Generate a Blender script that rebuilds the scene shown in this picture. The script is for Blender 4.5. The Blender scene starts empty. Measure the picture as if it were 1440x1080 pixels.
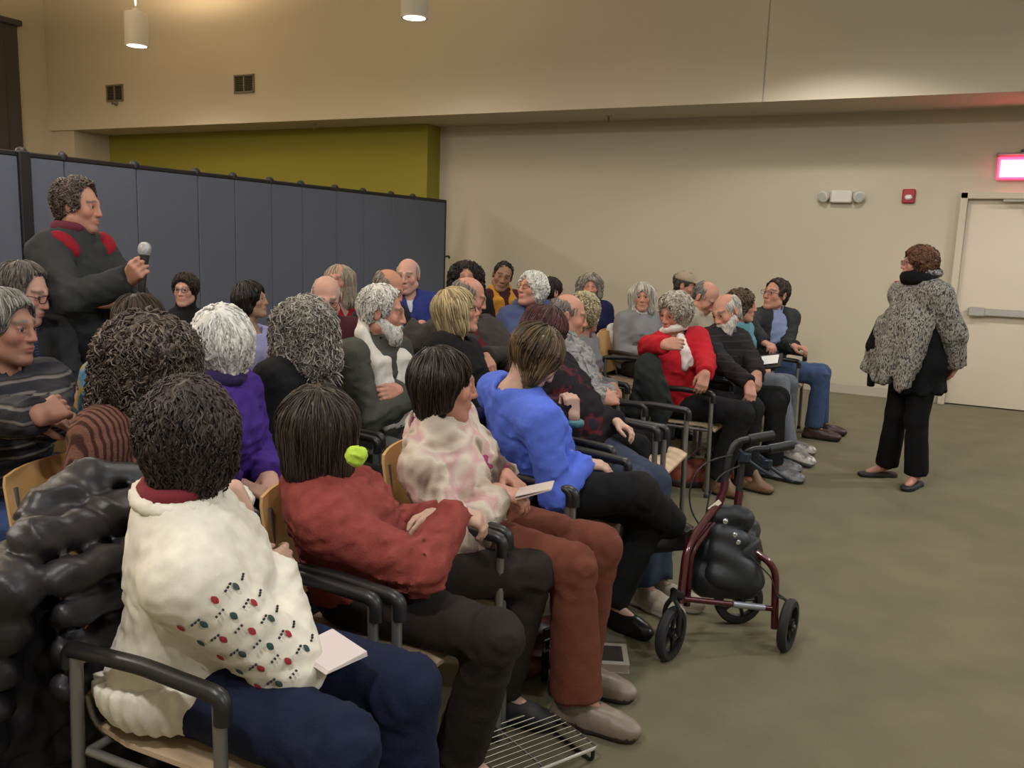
import bpy, math, random
import numpy as np

# ------------------------------------------------------------------ camera, light, exposure
F_PX = 1222.0; CAM_H = 1.53
PITCH, ROLL, YAW = [math.radians(a) for a in (9.245, 1.975, -26.88)]
S = bpy.context.scene
COL = S.collection
def cam_axes():
    fwd = np.array([math.sin(YAW)*math.cos(PITCH), math.cos(YAW)*math.cos(PITCH), -math.sin(PITCH)])
    right = np.array([math.cos(YAW), -math.sin(YAW), 0.0])
    down = np.cross(fwd, right)
    r2 = math.cos(ROLL)*right - math.sin(ROLL)*down
    return r2, np.cross(fwd, r2), fwd
CR, CD, CF = cam_axes()
CP = np.array([0, 0, CAM_H])
from mathutils import Matrix, Vector
cam = bpy.data.cameras.new('camera'); camo = bpy.data.objects.new('camera', cam); COL.objects.link(camo)
cam.sensor_width = 36.0; cam.lens = 36.0*F_PX/1440.0; cam.clip_start = 0.05; cam.clip_end = 100
camo.matrix_world = Matrix([[CR[0], -CD[0], -CF[0], CP[0]], [CR[1], -CD[1], -CF[1], CP[1]], [CR[2], -CD[2], -CF[2], CP[2]], [0, 0, 0, 1]])
S.camera = camo
S.view_settings.view_transform = 'Standard'; S.view_settings.look = 'None'
S.view_settings.gamma = 1.0; S.view_settings.use_curve_mapping = False
S.view_settings.exposure = 0.0
world = bpy.data.worlds.new('world'); S.world = world; world.use_nodes = True
world.node_tree.nodes['Background'].inputs[0].default_value = (0.9, 0.85, 0.75, 1)
world.node_tree.nodes['Background'].inputs[1].default_value = 0.05

def ray(x, y): return CR*(x-720)/F_PX + CD*(y-540)/F_PX + CF
def PT(x, y, t): return CP + ray(x, y)*t                     # point seen at x,y at distance t along the view
def PZ(x, y, z): d = ray(x, y); return CP + d*(z-CAM_H)/d[2]
def PY(x, y, Y): d = ray(x, y); return CP + d*Y/d[1]
def PX(x, y, X): d = ray(x, y); return CP + d*X/d[0]

LAMPS = [(X, Y) for Y in (7.95, 3.85, -0.25) for X in (-9.44, -5.31, -1.18, 2.95)]
LAMP_Z = 3.8
DOWN_W, UP_W = 310.0, 190.0
UP_COL = {-9.44: (1.0, .74, .46), -5.31: (1.0, .84, .62), -1.18: (.98, .95, .90), 2.95: (.58, .80, 1.0)}
DN_COL = {-9.44: (1.0, .90, .80), -5.31: (1.0, .94, .87), -1.18: (1.0, .96, .91), 2.95: (.97, .98, 1.0)}
for i, (X, Y) in enumerate(LAMPS):                            # each cylinder shines down; an unseen upward fill is added to brighten the walls
    for nm, W, rz, dz, c in (('downlight', DOWN_W, 0, -.015, DN_COL[X]), ('upward_fill', UP_W, math.pi, .46, UP_COL[X])):
        l = bpy.data.lights.new(nm, 'SPOT'); lo = bpy.data.objects.new(nm, l); COL.objects.link(lo)
        l.energy = W*({-9.44: 1.45, -5.31: .66, -1.18: .42, 2.95: .50}[X]*{7.95: .5, 3.85: 1.45, -.25: 1.0}[Y] if nm == 'upward_fill' else {-.25: 1.2, 3.85: .78, 7.95: {-1.18: .65, 2.95: 1.9}.get(X, .12)}[Y]*{(-5.31, 3.85): .6, (-1.18, 3.85): .75, (2.95, 3.85): 1.45}.get((X, Y), 1)); l.spot_size = math.radians(179 if nm == 'upward_fill' or Y < 5 else 142); l.spot_blend = 0.2 if Y < 5 else .35; l.shadow_soft_size = 0.13 if rz == 0 else .25
        l.color = c; lo.location = (X, Y, LAMP_Z+dz); lo.rotation_euler = (rz, 0, 0)

# ------------------------------------------------------------------ materials
MATS = {}
def lin(c):
    if isinstance(c, str):
        c = [int(c[i:i+2], 16)/255 for i in (1, 3, 5)]
        return tuple(v/12.92 if v <= 0.04045 else ((v+0.055)/1.055)**2.4 for v in c)
    return tuple(c)
def mat(name, color, rough=0.6, metal=0.0, emit=0, bump=None, var=None, spec=0.5, coat=0.0):
    """bump=(scale,strength,distance), var=(scale,amount): plain procedural surface"""
    key = (name, str(color), rough, metal, emit, str(bump), str(var), spec, coat)
    if key in MATS: return MATS[key]
    m = bpy.data.materials.new(name); m.use_nodes = True; nt = m.node_tree; b = nt.nodes['Principled BSDF']
    c = lin(color); b.inputs['Base Color'].default_value = (*c, 1); b.inputs['Roughness'].default_value = rough
    b.inputs['Metallic'].default_value = metal; b.inputs['Specular IOR Level'].default_value = spec
    b.inputs['Coat Weight'].default_value = coat
    if emit:
        b.inputs['Emission Color'].default_value = (*c, 1); b.inputs['Emission Strength'].default_value = emit
    if bump or var:
        tc = nt.nodes.new('ShaderNodeTexCoord')
    if var:
        n = nt.nodes.new('ShaderNodeTexNoise'); n.inputs['Scale'].default_value = var[0]; n.inputs['Detail'].default_value = 4
        nt.links.new(tc.outputs['Object'], n.inputs['Vector'])
        mx = nt.nodes.new('ShaderNodeMix'); mx.data_type = 'RGBA'
        lo = tuple(max(0, v*(1-var[1])) for v in c); hi = tuple(min(1, v*(1+var[1])) for v in c)
        mx.inputs[6].default_value = (*lo, 1); mx.inputs[7].default_value = (*hi, 1)
        nt.links.new(n.outputs['Fac'], mx.inputs[0]); nt.links.new(mx.outputs[2], b.inputs['Base Color'])
    if bump:
        n2 = nt.nodes.new('ShaderNodeTexNoise'); n2.inputs['Scale'].default_value = bump[0]; n2.inputs['Detail'].default_value = 3
        nt.links.new(tc.outputs['Object'], n2.inputs['Vector'])
        bp = nt.nodes.new('ShaderNodeBump'); bp.inputs['Strength'].default_value = bump[1]; bp.inputs['Distance'].default_value = bump[2]
        nt.links.new(n2.outputs['Fac'], bp.inputs['Height']); nt.links.new(bp.outputs['Normal'], b.inputs['Normal'])
    MATS[key] = m
    return m
def cloth(name, color, var=0.12, scale=14, rough=0.9, bump=0.35):
    return mat(name, color, rough, bump=(160, bump, 0.004), var=(scale, var), spec=0.2)
def ramp_mat(name, stops, kind='noise', scale=8.0, rough=0.9, bump=(160, .3, .004), detail=3, distort=0.0, vec=None, interp='LINEAR'):
    """pattern cloth: a ramp over a noise, voronoi or wave texture in object space"""
    key = (name, str(stops), kind, scale)
    if key in MATS: return MATS[key]
    m = bpy.data.materials.new(name); m.use_nodes = True; nt = m.node_tree; b = nt.nodes['Principled BSDF']
    b.inputs['Roughness'].default_value = rough; b.inputs['Specular IOR Level'].default_value = 0.2
    tc = nt.nodes.new('ShaderNodeTexCoord'); src = tc.outputs['Object']
    if vec:
        mp = nt.nodes.new('ShaderNodeMapping'); mp.inputs['Scale'].default_value = vec[0]; mp.inputs['Rotation'].default_value = vec[1]
        nt.links.new(src, mp.inputs['Vector']); src = mp.outputs['Vector']
    if kind == 'noise':
        n = nt.nodes.new('ShaderNodeTexNoise'); n.inputs['Detail'].default_value = detail; n.inputs['Distortion'].default_value = distort; out = 'Fac'
    elif kind == 'voronoi':
        n = nt.nodes.new('ShaderNodeTexVoronoi'); out = 'Distance'
    else:
        n = nt.nodes.new('ShaderNodeTexWave'); n.bands_direction = kind; n.inputs['Distortion'].default_value = distort; n.inputs['Detail'].default_value = detail; out = 'Fac'
    n.inputs['Scale'].default_value = scale
    nt.links.new(src, n.inputs['Vector'])
    r = nt.nodes.new('ShaderNodeValToRGB'); r.color_ramp.interpolation = interp
    els = r.color_ramp.elements
    while len(els) < len(stops): els.new(0.5)
    for e, (p, c) in zip(els, stops): e.position = p; e.color = (*lin(c), 1)
    nt.links.new(n.outputs[out], r.inputs['Fac']); nt.links.new(r.outputs['Color'], b.inputs['Base Color'])
    if bump:
        n2 = nt.nodes.new('ShaderNodeTexNoise'); n2.inputs['Scale'].default_value = bump[0]
        nt.links.new(tc.outputs['Object'], n2.inputs['Vector'])
        bp = nt.nodes.new('ShaderNodeBump'); bp.inputs['Strength'].default_value = bump[1]; bp.inputs['Distance'].default_value = bump[2]
        nt.links.new(n2.outputs['Fac'], bp.inputs['Height']); nt.links.new(bp.outputs['Normal'], b.inputs['Normal'])
    MATS[key] = m
    return m
def attr_mat(name, attr, tint=None, rough=0.5, spec=0.4, bump=None, mix=None):
    """base colour from a mesh attribute: skin colours, or strand tone mixing two hair colours"""
    key = (name, attr, str(tint), str(mix), rough)
    if key in MATS: return MATS[key]
    m = bpy.data.materials.new(name); m.use_nodes = True; nt = m.node_tree; b = nt.nodes['Principled BSDF']
    b.inputs['Roughness'].default_value = rough; b.inputs['Specular IOR Level'].default_value = spec
    a = nt.nodes.new('ShaderNodeAttribute'); a.attribute_name = attr
    if mix:
        mx = nt.nodes.new('ShaderNodeMix'); mx.data_type = 'RGBA'
        mx.inputs[6].default_value = (*lin(mix[0]), 1); mx.inputs[7].default_value = (*lin(mix[1]), 1)
        nt.links.new(a.outputs['Fac'], mx.inputs[0]); nt.links.new(mx.outputs[2], b.inputs['Base Color'])
    else:
        nt.links.new(a.outputs['Color'], b.inputs['Base Color'])
    if bump:
        tc = nt.nodes.new('ShaderNodeTexCoord'); n2 = nt.nodes.new('ShaderNodeTexNoise'); n2.inputs['Scale'].default_value = bump[0]
        nt.links.new(tc.outputs['Object'], n2.inputs['Vector'])
        bp = nt.nodes.new('ShaderNodeBump'); bp.inputs['Strength'].default_value = bump[1]; bp.inputs['Distance'].default_value = bump[2]
        nt.links.new(n2.outputs['Fac'], bp.inputs['Height']); nt.links.new(bp.outputs['Normal'], b.inputs['Normal'])
    MATS[key] = m
    return m

# ------------------------------------------------------------------ objects
def tag(o, label=None, cat=None, group=None, kind=None):
    if label: o['label'] = label
    if cat: o['category'] = cat
    if group: o['group'] = group
    if kind: o['kind'] = kind
    return o
def empty(name, loc, rz=0.0):
    o = bpy.data.objects.new(name, None); COL.objects.link(o); o.location = loc; o.rotation_euler = (0, 0, rz); o.empty_display_size = 0.1
    return o
def raw_mesh(name, V, faces, mats=None, fm=None, smooth=True):
    """V (n,3) array; faces: list of (m,k) int arrays"""
    me = bpy.data.meshes.new(name)
    V = np.asarray(V, np.float32); me.vertices.add(len(V)); me.vertices.foreach_set('co', V.ravel())
    if not isinstance(faces, (list, tuple)): faces = [faces]
    loops = np.concatenate([np.asarray(f, np.int32).ravel() for f in faces])
    tot = np.concatenate([np.full(len(f), np.asarray(f).shape[1], np.int32) for f in faces if len(f)])
    st = np.concatenate([[0], np.cumsum(tot)[:-1]]).astype(np.int32)
    me.loops.add(len(loops)); me.loops.foreach_set('vertex_index', loops)
    me.polygons.add(len(tot)); me.polygons.foreach_set('loop_start', st); me.polygons.foreach_set('loop_total', tot)
    if fm is not None: me.polygons.foreach_set('material_index', np.asarray(fm, np.int32))
    me.update(calc_edges=True); me.validate()
    for m in (mats or []): me.materials.append(m)
    if not smooth: me.shade_flat()
    return me
def link(name, me, parent=None):
    o = bpy.data.objects.new(name, me); COL.objects.link(o)
    if parent is not None: o.parent = parent
    return o

class MB:
    """collects boxes, tubes, prisms and lathes into one mesh"""
    def __init__(s): s.v = []; s.f = []; s.n = 0
    def add(s, V, F):
        V = np.asarray(V, float); s.v.append(V)
        for f in F: s.f.append([i+s.n for i in f])
        s.n += len(V)
    def box(s, c, size, R=None, bev=0.0):
        hx, hy, hz = [q/2 for q in size]
        if bev <= 0:
            V = np.array([[x, y, z] for x in (-hx, hx) for y in (-hy, hy) for z in (-hz, hz)])
            F = [(0, 1, 3, 2), (4, 6, 7, 5), (0, 4, 5, 1), (2, 3, 7, 6), (0, 2, 6, 4), (1, 5, 7, 3)]
        else:
            b = min(bev, hx*.99, hy*.99, hz*.99)
            V = []; F = []
            rows = []
            for z, q in ((-hz, b), (-hz+b, 0), (hz-b, 0), (hz, b)):
                r = []
                for sx, sy in ((-1, -1), (1, -1), (1, 1), (-1, 1)):
                    ex, ey = hx-q, hy-q
                    p = [(sx*(ex-b), sy*ey), (sx*ex, sy*(ey-b))]
                    if (sx, sy) in ((-1, -1), (1, 1)): p = p[::-1]
                    for a in p: r.append(len(V)); V.append([a[0], a[1], z])
                rows.append(r)
            for a, c2 in zip(rows[:-1], rows[1:]):
                for i in range(8): F.append((a[i], a[(i+1) % 8], c2[(i+1) % 8], c2[i]))
            F.append(rows[0][::-1]); F.append(rows[-1]); V = np.array(V)
        if R is not None: V = V @ np.asarray(R).T
        s.add(V+np.asarray(c, float), F)
    def tube(s, pts, r, n=10, closed=False):
        pts = np.asarray(pts, float); m = len(pts)
        rr = np.full(m, r) if np.isscalar(r) else np.asarray(r, float)
        T = np.zeros_like(pts)
        for i in range(m):
            a = pts[(i-1) % m] if (closed or i > 0) else pts[i]; b = pts[(i+1) % m] if (closed or i < m-1) else pts[i]
            T[i] = (b-a)/max(1e-9, np.linalg.norm(b-a))
        u = np.cross(T[0], [0, 0, 1.0]); u = np.cross(T[0], [1.0, 0, 0]) if np.linalg.norm(u) < 1e-3 else u
        u /= np.linalg.norm(u); V = []
        for i in range(m):
            u = u-T[i]*(u@T[i]); u /= np.linalg.norm(u); w = np.cross(T[i], u)
            for j in range(n):
                a = 2*math.pi*j/n; V.append(pts[i]+rr[i]*(math.cos(a)*u+math.sin(a)*w))
        F = []
        for i in range(m if closed else m-1):
            for j in range(n):
                i2 = (i+1) % m; F.append((i*n+j, i*n+(j+1) % n, i2*n+(j+1) % n, i2*n+j))
        if not closed: F.append(tuple(range(n))[::-1]); F.append(tuple((m-1)*n+j for j in range(n)))
        s.add(V, F)
    def lathe(s, prof, c=(0, 0, 0), axis=(0, 0, 1), n=24, cap=True):
        ax = np.asarray(axis, float); ax /= np.linalg.norm(ax)
        u = np.cross(ax, [0, 0, 1.0]); u = np.array([1.0, 0, 0]) if np.linalg.norm(u) < 1e-3 else u/np.linalg.norm(u)
        w = np.cross(ax, u); V = []; F = []
        for (r, h) in prof:
            for j in range(n):
                a = 2*math.pi*j/n; V.append(np.asarray(c)+ax*h+r*(math.cos(a)*u+math.sin(a)*w))
        for i in range(len(prof)-1):
            for j in range(n): F.append((i*n+j, i*n+(j+1) % n, (i+1)*n+(j+1) % n, (i+1)*n+j))
        if cap: F.append(tuple(range(n))[::-1]); F.append(tuple((len(prof)-1)*n+j for j in range(n)))
        s.add(V, F)
    def build(s, name, m, parent=None, smooth=False, angle=40):
        me = bpy.data.meshes.new(name); me.from_pydata([tuple(v) for v in np.concatenate(s.v)], [], s.f); me.update()
        import bmesh
        bm = bmesh.new(); bm.from_mesh(me); bmesh.ops.recalc_face_normals(bm, faces=bm.faces)
        if smooth:
            for e in bm.edges:
                e.smooth = not (len(e.link_faces) == 2 and e.calc_face_angle(0) > math.radians(angle))
            for f in bm.faces: f.smooth = True
        else:
            for f in bm.faces: f.smooth = False
        bm.to_mesh(me); bm.free()
        for q in (m if isinstance(m, (list, tuple)) else [m]): me.materials.append(q)
        return link(name, me, parent)
def arc(c, r, a0, a1, ux, uy, n=6):
    return [np.asarray(c, float)+r*(math.cos(a)*np.asarray(ux, float)+math.sin(a)*np.asarray(uy, float)) for a in np.linspace(math.radians(a0), math.radians(a1), n)]
def bend(pts, r=0.05, n=5):
    """polyline with rounded corners"""
    pts = [np.asarray(p, float) for p in pts]; out = [pts[0]]
    for a, b, c in zip(pts[:-2], pts[1:-1], pts[2:]):
        d1 = (a-b); d2 = (c-b); l = min(r, np.linalg.norm(d1)*.49, np.linalg.norm(d2)*.49)
        p = b+d1/np.linalg.norm(d1)*l; q = b+d2/np.linalg.norm(d2)*l
        for t in np.linspace(0, 1, n): out.append((1-t)**2*p+2*t*(1-t)*b+t*t*q)
    out.append(pts[-1]); return out
# ------------------------------------------------------------------ the room
WALL_Y = 10.17; BULK_Y = 9.2; SOFFIT = 3.01; LEFT_X = -12.95; RIGHT_X = 5.2; REAR_Y = -3.4; CEIL = 5.3
M_WALL = mat('cream_paint', (0.49, 0.44, 0.335), 0.85, bump=(300, .08, .002), spec=0.2)
M_BULK = mat('bulkhead_paint', (0.53, 0.475, 0.375), 0.85, bump=(300, .08, .002), spec=0.2)
M_OLIVE = mat('olive_paint', (0.265, 0.235, 0.035), 0.85, bump=(300, .08, .002), spec=0.2)
M_CARPET = mat('carpet', (0.132, 0.118, 0.074), 0.97, bump=(420, .5, .006), var=(3.5, .30), spec=0.1)
M_CARPET.node_tree.nodes['Principled BSDF'].inputs['Sheen Weight'].default_value = .22
M_CARPET.node_tree.nodes['Principled BSDF'].inputs['Sheen Tint'].default_value = (.62, .55, .36, 1)
M_CARPET.node_tree.nodes['Principled BSDF'].inputs['Sheen Roughness'].default_value = .6
def struct(name, m, boxes, bev=0.0):
    b = MB()
    for lo, hi in boxes:
        lo = np.array(lo, float); hi = np.array(hi, float); b.box((lo+hi)/2, hi-lo, bev=bev)
    return tag(b.build(name, m), kind='structure')
struct('floor', M_CARPET, [((LEFT_X-.2, REAR_Y-.2, -.1), (RIGHT_X+.2, WALL_Y+.2, 0))])
struct('ceiling', mat('ceiling_paint', (0.78, 0.76, 0.70), 0.9), [((LEFT_X-.2, REAR_Y-.2, CEIL), (RIGHT_X+.2, WALL_Y+.2, CEIL+.1))])
DX0, DX1, DZ = -0.02, 0.98, 2.13
struct('wall_back', M_WALL, [((LEFT_X, WALL_Y, 0), (DX0, WALL_Y+.15, SOFFIT+.1)), ((DX0, WALL_Y, DZ), (DX1, WALL_Y+.15, SOFFIT+.1)), ((DX1, WALL_Y, 0), (RIGHT_X, WALL_Y+.15, SOFFIT+.1))])
struct('wall_bulkhead', M_BULK, [((LEFT_X, BULK_Y, SOFFIT), (RIGHT_X, WALL_Y+.15, CEIL))])
struct('wall_olive', M_OLIVE, [((LEFT_X+.06, 9.86, 0), (-6.35, WALL_Y-.001, SOFFIT-.001))])
struct('wall_left', M_WALL, [((LEFT_X-.15, REAR_Y, 0), (LEFT_X, WALL_Y+.15, CEIL)), ((LEFT_X, BULK_Y+.03, 0), (-12.42, WALL_Y, SOFFIT-.001))])
struct('wall_right', M_WALL, [((RIGHT_X, REAR_Y, 0), (RIGHT_X+.15, WALL_Y+.15, CEIL))])
struct('wall_rear', M_WALL, [((LEFT_X-.15, REAR_Y-.15, 0), (RIGHT_X+.15, REAR_Y, CEIL))])
M_BASE = mat('vinyl_base', (0.42, 0.37, 0.29), 0.6)
struct('baseboard_back', M_BASE, [((-6.34, WALL_Y-.012, 0), (DX0-.07, WALL_Y, .11)), ((DX1+.07, WALL_Y-.012, 0), (RIGHT_X, WALL_Y, .11))], bev=.004)
# thin control joint in the bulkhead, and the narrow shadow groove along its lower edge
p = PY(1078, 70, BULK_Y)
struct('trim_1', mat('joint_bead', (0.3, .28, .25), .8), [((p[0]-.006, BULK_Y-.004, SOFFIT), (p[0]+.006, BULK_Y+.01, CEIL))])
# door at the right: frame, leaf with a push bar and a closer
door = empty('door_1', (0.48, WALL_Y, 0)); door['kind'] = 'structure'
M_FRAME = mat('door_frame_paint', (0.50, 0.44, 0.33), .55)
b = MB()
for x in (DX0-.03, DX1+.03): b.box((x-.48, -.02, (DZ+.06)/2), (.07, .1, DZ+.06), bev=.006)
b.box((0, -.02, DZ+.03), (DX1-DX0+.14, .1, .07), bev=.006)
b.build('door_frame', M_FRAME, door)
b = MB(); b.box((0, .03, DZ/2+.004), (DX1-DX0-.012, .045, DZ-.016), bev=.003); b.build('door_leaf', mat('door_leaf_paint', (0.58, 0.50, 0.385), .5), door)
b = MB(); b.box((0.02, -.035, .99), (.80, .04, .075), bev=.01); b.box((-.30, -.045, .99), (.16, .055, .095), bev=.012); b.box((0.38, -.02, .99), (.06, .07, .08), bev=.008)
b.build('push_bar', mat('push_bar_metal', (0.45, 0.43, .40), .4, .6), door)
b = MB(); b.box((.22, -.05, DZ-.07), (.28, .06, .06), bev=.006); b.box((.0, -.075, DZ-.02), (.36, .02, .02)); b.build('door_closer', mat('closer_metal', (0.33, .30, .27), .5, .4), door)
# doorway at the far left, filled by a dark folding curtain wall
door = empty('door_2', (LEFT_X, 7.72, 0)); door['kind'] = 'structure'
b = MB()
for k in range(9): b.box((.03+.02*(k % 2), -1.0+.235*k, 2.25), (.06, .236, 4.44), bev=.01)
b.build('door_panel', mat('dark_folding_panel', (0.055, 0.048, 0.05), .8), door)
b = MB(); b.box((.05, -.06, 4.50), (.16, 2.2, .08), bev=.01); b.build('door_track', mat('dark_track', (0.05, .045, .045), .6), door)
# --- vents on the bulkhead
def vent(px, py, label, w=.34, h=.22):
    c = PY(px, py, BULK_Y); o = empty('air_vent', (c[0], BULK_Y, c[2]))
    tag(o, label, 'vent', 'air vents on the bulkhead')
    b = MB()
    for x in (-w/2, 0, w/2): b.box((x, -.01, 0), (.022, .02, h+.022))
    for z in (-h/2, h/2): b.box((0, -.01, z), (w+.02, .02, .02))
    b.build('vent_frame', mat('vent_paint', (0.20, .17, .13), .6), o)
    b = MB(); b.box((0, -.003, 0), (w, .006, h)); b.build('backing', mat('vent_dark', (0.03, .027, .022), .8), o)
    b = MB()
    for k in range(9):
        a = math.radians(35); R = np.array([[1, 0, 0], [0, math.cos(a), -math.sin(a)], [0, math.sin(a), math.cos(a)]])
        b.box((0, -.010, -h/2+.018+k*(h-.036)/8), (w-.02, .016, .003), R)
    b.build('louver', mat('vent_slat', (0.10, .085, .065), .6), o)
    return o
vent(344, 118, 'small dark air vent high on the bulkhead, right one of the two')
v = vent(162, 131, 'small dark air vent on the bulkhead with a sprinkler head just below it')
def sprinkler(px, py, label, wall=False):
    if wall:
        c = PY(px, py, BULK_Y); o = empty('sprinkler_head', (c[0], BULK_Y, c[2])); ax = (0, -1, 0)
    else:
        c = PZ(px, py, SOFFIT); o = empty('sprinkler_head', (c[0], c[1], SOFFIT)); ax = (0, 0, -1)
    tag(o, label, 'sprinkler', 'fire sprinklers')
    b = MB(); b.lathe([(.035, 0), (.035, .008), (.014, .012)], axis=ax, n=16); b.build('escutcheon', mat('sprinkler_metal', (0.35, .32, .28), .4, .6), o, True)
    b = MB(); b.lathe([(.012, .01), (.012, .045), (.006, .05), (.006, .07), (.024, .071), (.024, .075)], axis=ax, n=16); b.build('deflector', mat('sprinkler_brass', (0.22, .18, .13), .4, .6), o, True)
sprinkler(164, 146, 'small wall sprinkler head just under the left air vent', True)
sprinkler(162, 182, 'little sprinkler head under the soffit edge above the grey screen')
sprinkler(442, 173, 'tiny sprinkler head on the soffit above the middle of the olive wall')
sprinkler(856, 163, 'small sprinkler head on the soffit right of the olive wall')
# --- pendant cylinder downlights
for (X, Y) in LAMPS:
    o = empty('cylinder_downlight', (X, Y, LAMP_Z))
    lab = {(-9.44, 7.95): 'white cylinder pendant lamp hanging before the bulkhead above the standing man',
           (-5.31, 7.95): 'white cylinder pendant lamp cut by the top edge, before the middle of the bulkhead'}.get((X, Y), 'white cylinder pendant lamp high above the room, outside the picture')
    tag(o, lab, 'lamp', 'cylinder downlights')
    b = MB(); b.lathe([(.125, .02), (.14, .0), (.14, .36), (.13, .385), (.05, .40), (.05, .43), (.012, .44)], n=32, cap=True); 
    b.build('lamp_housing', mat('lamp_white', (0.62, .60, .56), .5), o, True)
    b = MB(); b.lathe([(.14, 0), (.14, -.012), (.118, -.012), (.118, .0)], n=32, cap=False); b.build('trim_ring', mat('lamp_ring', (0.8, .78, .74), .4), o, True)
    b = MB(); b.lathe([(.119, -.004), (.119, -.008)], n=32); b.build('lens', mat('lamp_lens', (1.0, .90, .76), .4, emit=7), o, True)
    b = MB(); b.tube([(0, 0, .43), (0, 0, CEIL-LAMP_Z)], .01, 8); b.build('stem', mat('lamp_stem', (.5, .48, .45), .5), o, True)
# --- fittings on the back wall
c = PY(1184, 277, WALL_Y); o = empty('emergency_light', (c[0], WALL_Y, c[2])); tag(o, 'white twin-head emergency light unit high on the back wall', 'emergency light')
m = mat('emergency_white', (0.60, .57, .52), .5)
b = MB(); b.box((0, -.04, 0), (.22, .08, .13), bev=.012); b.build('housing', m, o)
for s in (-1, 1):
    b = MB(); ax = np.array([s*.5, -1, -.35]); b.lathe([(.03, -.03), (.055, 0), (.06, .05), (.05, .055)], c=(s*.165, -.05, .01), axis=ax, n=20); h = b.build('lamp_head', m, o, True)
    b = MB(); b.lathe([(.048, .056), (.048, .058)], c=(s*.165, -.05, .01), axis=ax, n=20); b.build('lens', mat('emergency_lens', (.5, .5, .48), .15), h, True)
c = PY(1278, 276, WALL_Y); o = empty('fire_alarm_strobe', (c[0], WALL_Y, c[2])); tag(o, 'dark red fire alarm horn strobe high on the back wall', 'alarm')
M_RED = mat('alarm_red', (0.33, .012, .02), .45)
b = MB(); b.box((0, -.02, 0), (.125, .04, .145), bev=.01); b.build('housing', M_RED, o)
b = MB(); b.box((0, -.05, -.012), (.07, .035, .05), bev=.014); b.build('strobe_lens', mat('strobe_clear', (.75, .73, .72), .15), o)
c = PY(1265, 404, WALL_Y); o = empty('fire_pull_station', (c[0], WALL_Y, c[2])); tag(o, 'red fire alarm pull station on the back wall behind the speaker', 'pull station')
b = MB(); b.box((0, -.02, 0), (.11, .04, .135), bev=.008); b.build('housing', M_RED, o)
b = MB(); b.box((0, -.05, .012), (.07, .03, .022), bev=.006); b.box((0, -.045, -.02), (.022, .02, .06), bev=.005); b.build('pull_handle', mat('pull_white', (.75, .70, .68), .4), o)
# exit sign
c = PY(1429, 237, WALL_Y); o = empty('exit_sign', (c[0], WALL_Y, c[2])); tag(o, 'glowing red EXIT sign on the back wall over the door', 'exit sign')
b = MB(); b.box((0.03, -.03, .0), (.40, .06, .23), bev=.01); b.build('housing', mat('exit_pink', (0.85, .10, .22), .4, emit=0.9), o)
b = MB(); b.box((0.03, -.04, .135), (.43, .09, .028), bev=.006); b.build('top_plate', mat('exit_plate', (0.35, .24, .24), .5), o)
b = MB(); b.box((0.12, -.04, .165), (.20, .05, .03), bev=.006); b.build('mounting_block', mat('exit_block', (0.04, .03, .03), .5), o)
b = MB(); b.box((0.03, -.061, -.005), (.34, .004, .165)); b.build('light_panel', mat('exit_panel', (1.0, .45, .62), .4, emit=2.2), o)
b = MB(); w = .013                                # strokes of E, X, I, T
def stroke(x0, z0, x1, z1):
    d = np.array((x1-x0, 0, z1-z0)); n = np.linalg.norm(d); d /= n
    b.box(((x0+x1)/2, 0, (z0+z1)/2), (n+w, .005, w*1.5), np.stack([d, (0, 1, 0), np.cross(d, (0, 1, 0))], 1))
hh = .055
for x0, st in ((-.115, ((0, -1, 0, 1), (0, 1, .055, 1), (0, 0, .045, 0), (0, -1, .055, -1))), (-.035, ((0, -1, .065, 1), (0, 1, .065, -1))), (.062, ((0, -1, 0, 1),)), (.092, ((0, 1, .07, 1), (.035, -1, .035, 1)))):
    for q in st: stroke(x0+q[0], q[1]*hh, x0+q[2], q[3]*hh)
k = b.build('exit_letters', mat('exit_letter_glow', (1.0, .93, .95), .4, emit=5), o); k.location = (.03, -.066, -.005)
l = bpy.data.lights.new('exit_glow', 'AREA'); lo = bpy.data.objects.new('exit_glow', l); COL.objects.link(lo); l.shape = 'RECTANGLE'; l.size = .36; l.size_y = .18
l.energy = 5; l.color = (1, .06, .12); lo.location = (c[0]+.03, WALL_Y-.075, c[2]); lo.rotation_euler = (math.radians(90), 0, 0)
# --- grey folding screen across the left
A = PZ(-40, 205, 2.03); B = PZ(624, 281, 2.03); A[2] = B[2] = 0
B0 = B; d = (B-A); L = np.hypot(d[0], d[1]); ang = math.atan2(d[1], d[0])
scr = empty('folding_screen', B, ang); tag(scr, 'long grey fabric folding room divider with black edges behind the audience', 'room divider')
M_PANEL = mat('grey_felt', (0.125, .138, .178), .95, bump=(260, .3, .003), var=(30, .06), spec=.15)
M_EDGE = mat('black_edge', (0.008, .008, .009), .5)
marks = [PZ(x, y, 2.03) for x, y in ((29, 213), (121, 219), (207, 231), (290, 241), (343, 247), (395, 253), (437, 258), (478, 263.5), (515, 268), (550, 272.5), (580, 276))]
xs = sorted([-float(np.hypot(*(m-B)[:2])) for m in marks]+[0.0]); xs = [xs[0]-.62]+xs
for i, (a, c2) in enumerate(zip(xs[:-1], xs[1:])):
    b = MB(); b.box(((a+c2)/2, .0, 1.03), (c2-a-.006, .05, 1.93), bev=.006); b.build('panel', M_PANEL, scr)
b = MB()
b.box(((xs[0]+0)/2, 0, 2.012), (-xs[0]+.02, .056, .035), bev=.006); b.box(((xs[0])/2, 0, .05), (-xs[0]+.02, .056, .03), bev=.006)
b.box((.012, 0, 1.02), (.03, .06, 2.02), bev=.006)
b.box((xs[1]-.01, -.02, 1.02), (.085, .07, 2.02), bev=.006)
b.build('edge_frame', M_EDGE, scr)
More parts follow.
